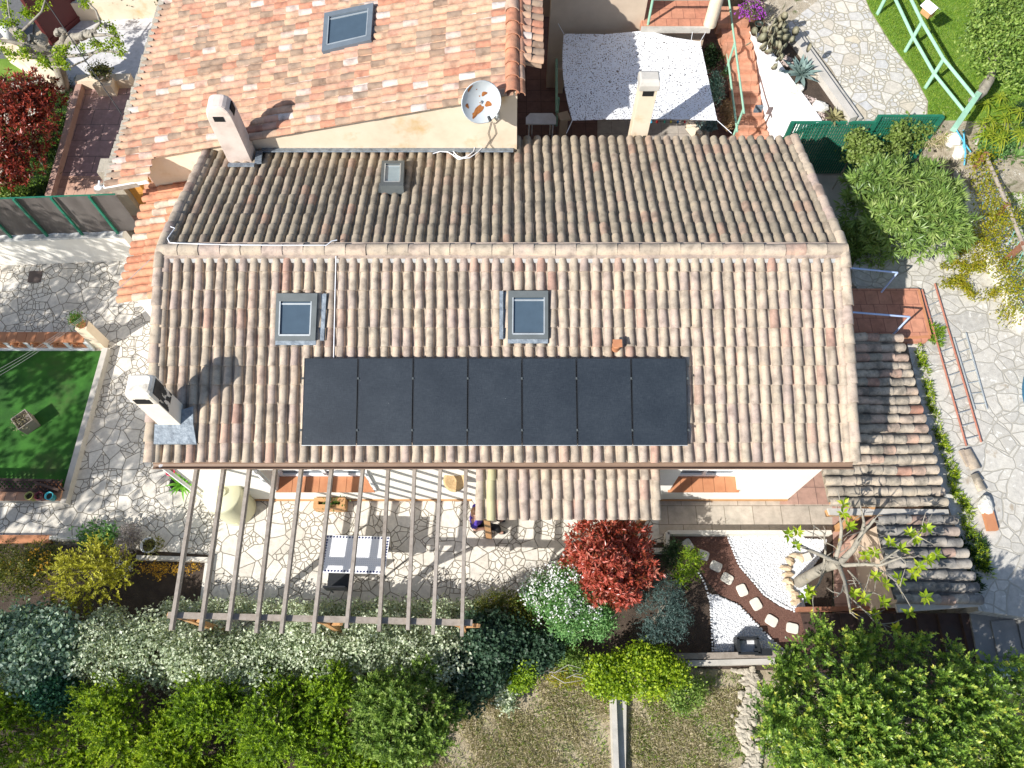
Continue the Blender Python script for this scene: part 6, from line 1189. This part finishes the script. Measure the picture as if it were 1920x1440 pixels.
for x, y, z, r in ((1846, 305, 1.9, .30), (1842, 335, 1.8, .28), (1850, 365, 1.8, .3), (1868, 395, 1.8, .26), (1860, 425, 1.6, .34), (1845, 440, 1.5, .3), (1885, 415, 1.9, .25), (1872, 455, 1.6, .32), (1866, 478, 1.5, .26), (1880, 492, 1.3, .24), (1840, 460, 1.3, .28), (1892, 515, 1.5, .28), (1908, 530, 1.5, .28), (1898, 545, 1.4, .22), (1905, 578, 1.3, .2), (1890, 592, 1.2, .2), (1905, 410, 1.9, .18), (1853, 392, 1.6, .3)):
    foliage(m, [(*W(x, y, z), r, r, r*.7)], int(300*r/.3), .055, .038, 105+x, per=6, spread=.1)
for P in ([(1835, 440), (1820, 455), (1806, 470), (1790, 475)], [(1838, 470), (1832, 490), (1815, 505), (1800, 520)], [(1860, 490), (1840, 500), (1825, 505)], [(1768, 532), (1785, 530), (1800, 525), (1808, 540), (1818, 550), (1830, 555)], [(1848, 552), (1868, 548), (1885, 542)], [(1815, 430), (1830, 445), (1850, 470)], [(1770, 500), (1790, 495), (1812, 492)]):
    for (a, b), (c, d) in zip(P, P[1:]):
        for u in np.linspace(0, 1, 4): foliage(m, [(*W(lerp(a, c, u)+g.uniform(-4, 4), lerp(b, d, u)+g.uniform(-4, 4), ZR+.06), .11, .11, .06)], 46, .05, .035, int(a+u*10), per=6, spread=.05)
m.build('leaves', lf_vine, vn); blades('lawn_patch', [(1880, 330), (2000, 330), (2000, 560), (1905, 500)], 5000, .07, .02, lf_grass, ZR+.01, 106)
blades('weeds', [(1714, 645), (1728, 645), (1765, 800), (1800, 900), (1850, 1040), (1862, 1085), (1835, 1090), (1812, 1010), (1780, 915), (1748, 800)], 2600, .13, .020, lf_lime, ZR+.005, 107, 1.1, 5); blades('ladder_weeds', [(1735, 605), (1770, 615), (1765, 650), (1740, 640)], 420, .14, .022, lf_grass, ZR+.005, 108, .9); blades('tile_weeds', [(1745, 1010), (1850, 1000), (1855, 1090), (1830, 1120)], 1600, .12, .022, lf_dkg, ZR+.005, 109, .9, 5)
bush('rockery_plant', 'low yellow-green plant between the white rocks and the timber railing', 'plant', 1838, 300, 22, 14, .35, lf_vine, 900, .05, .03, z0=1.3, seed=180, k=5); bush('rockery_plant', 'green leafy plant between the grassy clump and the sword-leaved plant', 'plant', 1868, 285, 26, 14, .4, lf_fresh, 900, .07, .04, z0=1.4, seed=181, k=5); bush('rockery_plant', 'dry pale grass tuft above the oleander by the white rock', 'plant', 1752, 262, 26, 16, .4, lf_dry, 900, .16, .014, z0=1.3, seed=182, k=5, style='rosette')
# upper garden
blades('lawn_grass', [(1590, -60), (1950, -60), (1950, 250), (1790, 224), (1740, 224), (1742, 190), (1716, 140), (1672, 80), (1634, 20)], 42000, .06, .011, lf_grass, UP+.004, 110, .8)
t = thing('prickly_cactus', 'grey-green prickly pear cactus in the bed beside the stone path', 'cactus', W(1455, 95, UP)); m = MB(); g = np.random.default_rng(111)
for i in range(95):
    x, y = 1452+g.normal()*17, 70+g.normal()*20; h = UP+.15+g.uniform(0, .75); c = W(x, y, h); a = g.uniform(0, 6.28); n_ = np.array([math.cos(a), math.sin(a), g.uniform(-.2, .5)]); n_ = unit(n_); u = unit(np.cross(n_, [.1, .1, 1])); v = np.cross(n_, u); k = 10; s = g.uniform(.09, .15)
    ring = [c+u*s*.7*math.cos(q)+v*s*math.sin(q) for q in np.linspace(0, 6.283, k, endpoint=False)]; m.add([c+n_*.02, c-n_*.02]+ring, [(0, 2+j, 2+(j+1) % k) for j in range(k)]+[(1, 2+(j+1) % k, 2+j) for j in range(k)], g.uniform(), True)
m.build('pads', lf_cact, t)
t = thing('agave', 'large blue-green agave in the bed below the cactus', 'agave', W(1498, 140, UP)); rosette(MB(), W(1500, 140, UP+.06), 34, .62, .13, 8, 78, 112, .12).build('leaves', lf_agave, t)
t = thing('agave', 'small yellowish agave at the low end of the cactus bed by the fence', 'agave', W(1562, 221, UP)); m = MB(); rosette(m, W(1562, 221, UP+.04), 26, .36, .07, 5, 70, 113, .1); rosette(m, W(1580, 219, UP+.04), 18, .3, .06, 5, 70, 114, .1); m.build('leaves', M_leaf('yellow_agave_leaf', [(.20, .19, .09), (.32, .29, .14)], .08), t)
t = pot('bougainvillea_pot', 'cream pot of purple bougainvillea at the head of the tiled stairs', 'potted plant', W(1412, 34, UP), .2, .35, m_cream); c = W(1409, 18, UP+.5); foliage(MB(), [(*c, .22, .2, .2)], 600, .05, .03, 115).build('foliage', M_leaf('dull_green_leaf', [(.10, .12, .06), (.2, .2, .1)], .3), t); foliage(MB(), [(*c, .27, .22, .22), (*(c+[.2, -.12, 0]), .1, .1, .1)], 320, .055, .045, 116, per=7, depth=.2).build('flowers', lf_pur, t)
t = pot('dark_pot', 'dark pot beside the cactus at the top of the white wall', 'pot', W(1419, 57, UP), .1, .2, plain('green_glaze', (.03, .05, .04), .4))
for k, (x, y, rx, ry, h, mt, lb) in enumerate(((1333, 112, 12, 30, .9, lf_dkg, 'dark leafy hedge strip at the far end beside the netting'), (1340, 172, 12, 36, .9, M_leaf('jade_leaf', [(.05, .12, .09), (.12, .22, .17), (.2, .3, .24)], .2), 'jade green hedge strip between the netting and the stairs'), (1362, 215, 9, 30, .7, M_leaf('tan_leaf', [(.28, .17, .08), (.42, .28, .15)], .2), 'dry tan plant at the lower stair railing'))): bush('strip_plant', lb, 'shrub', x, y, rx, ry, h, mt, 1700, .05, .03, z0=.5, seed=120+k, k=5)
for k, (x, y, z, lb) in enumerate(((1360, 108, 1.2, 'first small pot on the stair edge'), (1362, 133, 1.1, 'second small pot with a green plant on the stair edge'))):
    t = pot('stair_pot', lb, 'pot', W(x, y, z), .1, .16, m_concd, group='small pots on the stair edge'); c = W(x, y, z+.22); foliage(MB(), [(*c, .1, .1, .08)], 120, .05, .025, 130+k).build('foliage', lf_fresh, t)
m = MB(); p = W(1320, 245, .3); m.beam(W(1290, 232, .55), W(1312, 258, .55), .12, .3); tag(m.build('planter_edge', m_cream), 'cream raised planter edge by the near corner of the netting', 'low wall'); bush('grey_succulent', 'grey-green succulents in the bed by the near corner of the netting', 'plant', 1322, 238, 20, 12, .4, lf_agave, 500, .09, .03, z0=.4, seed=131, k=4, style='rosette')
# left and back-left
t, bl = bush('big_red_shrub', 'big dark red shrub with cream flower heads beside the mauve terrace', 'shrub', 36, 252, 76, 122, 2.1, lf_redd, 17000, .11, .038, seed=140, k=14, style='rosette', per=9); flowers(t, bl, 520, .05, M_leaf('cream_flower', [(.50, .44, .36), (.66, .60, .52)], .2), 4, per=20, spread=.06)
bush('light_green_shrub', 'light green leafy shrub under the red shrub by the screen fence', 'shrub', 18, 368, 32, 22, .8, lf_mid, 1800, .1, .03, seed=141, k=6); blades('verge_grass', [(-20, 150), (140, 150), (100, 385), (-20, 385)], 6000, .22, .02, lf_dkg, .01, 142, .8)
for k, (x, rx) in enumerate(((235, 32), (300, 14))): bush('wall_hedge', ('longer', 'shorter')[k]+' dark green hedge piece above the cream back wall', 'hedge', x, -6, rx, 12, 1.0, lf_dkg, 2200, .06, .035, seed=143+k, k=5)
pt = thing('plane_tree', 'pollarded plane tree with knobbly grey limbs and fresh leaf tufts', 'tree', W(121, 168, 0)); m = MB()
m.tube(tr_((121, 170, -.05), (116, 145, .5), (108, 118, 1.0), (98, 98, 1.45)), [.17, .15, .15, .17], 12)
for P, r in (([(98, 98, 1.4), (75, 92, 1.6), (52, 88, 1.75), (38, 70, 1.9), (30, 60, 2.0)], .13), ([(100, 98, 1.4), (118, 80, 1.7), (118, 66, 1.9), (112, 58, 2.0)], .11), ([(102, 98, 1.4), (135, 72, 1.8), (155, 66, 2.0), (175, 65, 2.1)], .12), ([(98, 102, 1.4), (130, 105, 1.6), (165, 102, 1.8), (190, 95, 2.0), (225, 98, 2.1)], .05), ([(92, 102, 1.4), (65, 108, 1.5), (52, 108, 1.6)], .06), ([(45, 85, 1.8), (20, 78, 1.9), (-10, 75, 2.0)], .06), ([(38, 62, 2.0), (60, 40, 2.2), (78, 22, 2.4), (85, 0, 2.5)], .035), ([(30, 58, 2.0), (18, 30, 2.2), (14, 0, 2.4)], .03), ([(172, 62, 2.1), (188, 42, 2.3), (180, 20, 2.5), (165, 5, 2.6)], .04), ([(178, 66, 2.1), (200, 65, 2.2), (215, 68, 2.3)], .045), ([(95, 125, 1.2), (130, 126, 1.5), (160, 113, 1.7), (178, 98, 1.9)], .03)): m.tube(tr_(*P), list(np.linspace(r, r*.6, len(P))), 8)
g = np.random.default_rng(150)
for x, y, z, r in ((38, 66, 1.95, .17), (30, 58, 2.0, .12), (50, 88, 1.75, .15), (112, 60, 2.0, .12), (140, 73, 1.8, .14), (158, 66, 2.0, .13), (172, 62, 2.1, .11), (180, 80, 2.0, .1), (80, 78, 1.7, .16), (70, 75, 1.75, .15), (60, 95, 1.6, .12), (198, 48, 2.2, .07)): m.blob(W(x, y, z), (r, r, r*.9), int(x), .35, 12, .5)
m.build('trunk', m_bark, pt); m = MB()
for x, y in ((15, 25), (28, 40), (10, 10), (50, 25), (72, 15), (80, 5), (48, 22), (85, 12), (155, 5), (163, 10), (190, 50), (205, 52), (212, 62), (218, 70), (222, 85), (228, 98), (205, 85), (195, 90), (178, 82), (158, 92), (105, 95), (108, 110), (120, 98), (128, 92), (110, 120), (122, 125), (45, 100), (38, 68), (18, 100), (25, 105), (48, 102), (78, 112), (85, 122), (5, 45), (0, 90), (52, 30), (18, 48)):
    foliage(m, [(*W(x, y, 2.1), .10, .10, .10)], 95, .065, .045, int(x*7+y), per=8, spread=.05)
m.build('leaves', lf_lime, pt)
# dry ground
blades('dry_grass', [(860, 1290), (1140, 1262), (1140, 1460), (640, 1460), (800, 1400)], 24000, .10, .012, lf_dry, -.055, 160, 1.1, 2.2); blades('dry_grass', [(1180, 1290), (1400, 1290), (1400, 1460), (1180, 1460)], 13000, .10, .012, lf_dry, -.055, 161, 1.1, 2.2); blades('green_grass', [(860, 1380), (1140, 1240), (1140, 1460), (640, 1460)], 3000, .10, .014, lf_grass, -.055, 162, 1.1, 3.1); blades('green_grass', [(1290, 1265), (1410, 1265), (1400, 1420), (1200, 1460), (1180, 1330)], 3200, .10, .014, lf_grass, -.055, 163, 1.1, 3.1)
rb_ = thing('rubble_wall', 'low strip of pale loose stones running beside the big corner tree', 'stone wall', W(1415, 1360, 0)); m = MB(); g = np.random.default_rng(164)
for i in range(210): y = g.uniform(1255, 1470); x = 1402+(y-1255)*.03+g.normal()*9+6*math.sin(y*.05); s = g.uniform(.03, .085); m.blob(W(x, y, s*.3), (s*1.2, s, s*.6), i, .3, 8)
m.build('stones', m_rockg, rb_)
# leafy trees beyond the edge that dapple the turf and paving with shade
for k, (x, y, z, r) in enumerate(((-15.6, .4, 6.0, 2.2), (-17.5, 4.0, 5.6, 2.0), (-13.6, -2.6, 5.0, 1.7), (-15.6, 6.6, 5.2, 2.1))):
    st_ = thing('shade_tree', ('tall', 'broad', 'small', 'spreading')[k]+' leafy tree standing outside the artificial turf and dappling it', 'tree', (x, y, 0)); bl = blobs_for((x, y, z), r, r, r*.7, 12, 170+k, .45, -.6); foliage(MB(), bl, 3000, .16, .09, 171+k, per=8, zmin=-.9, depth=.8).build('crown', lf_mid, st_); m = MB(); m.tube([(x, y, -.1), (x+.1, y, 2.5), (x, y, z)], [.2, .16, .08], 8)
    for b in bl[1:8]: m.tube([(x, y, z-1.5), b[:3]], [.07, .02], 6)
    m.build('trunk', m_bark, st_)
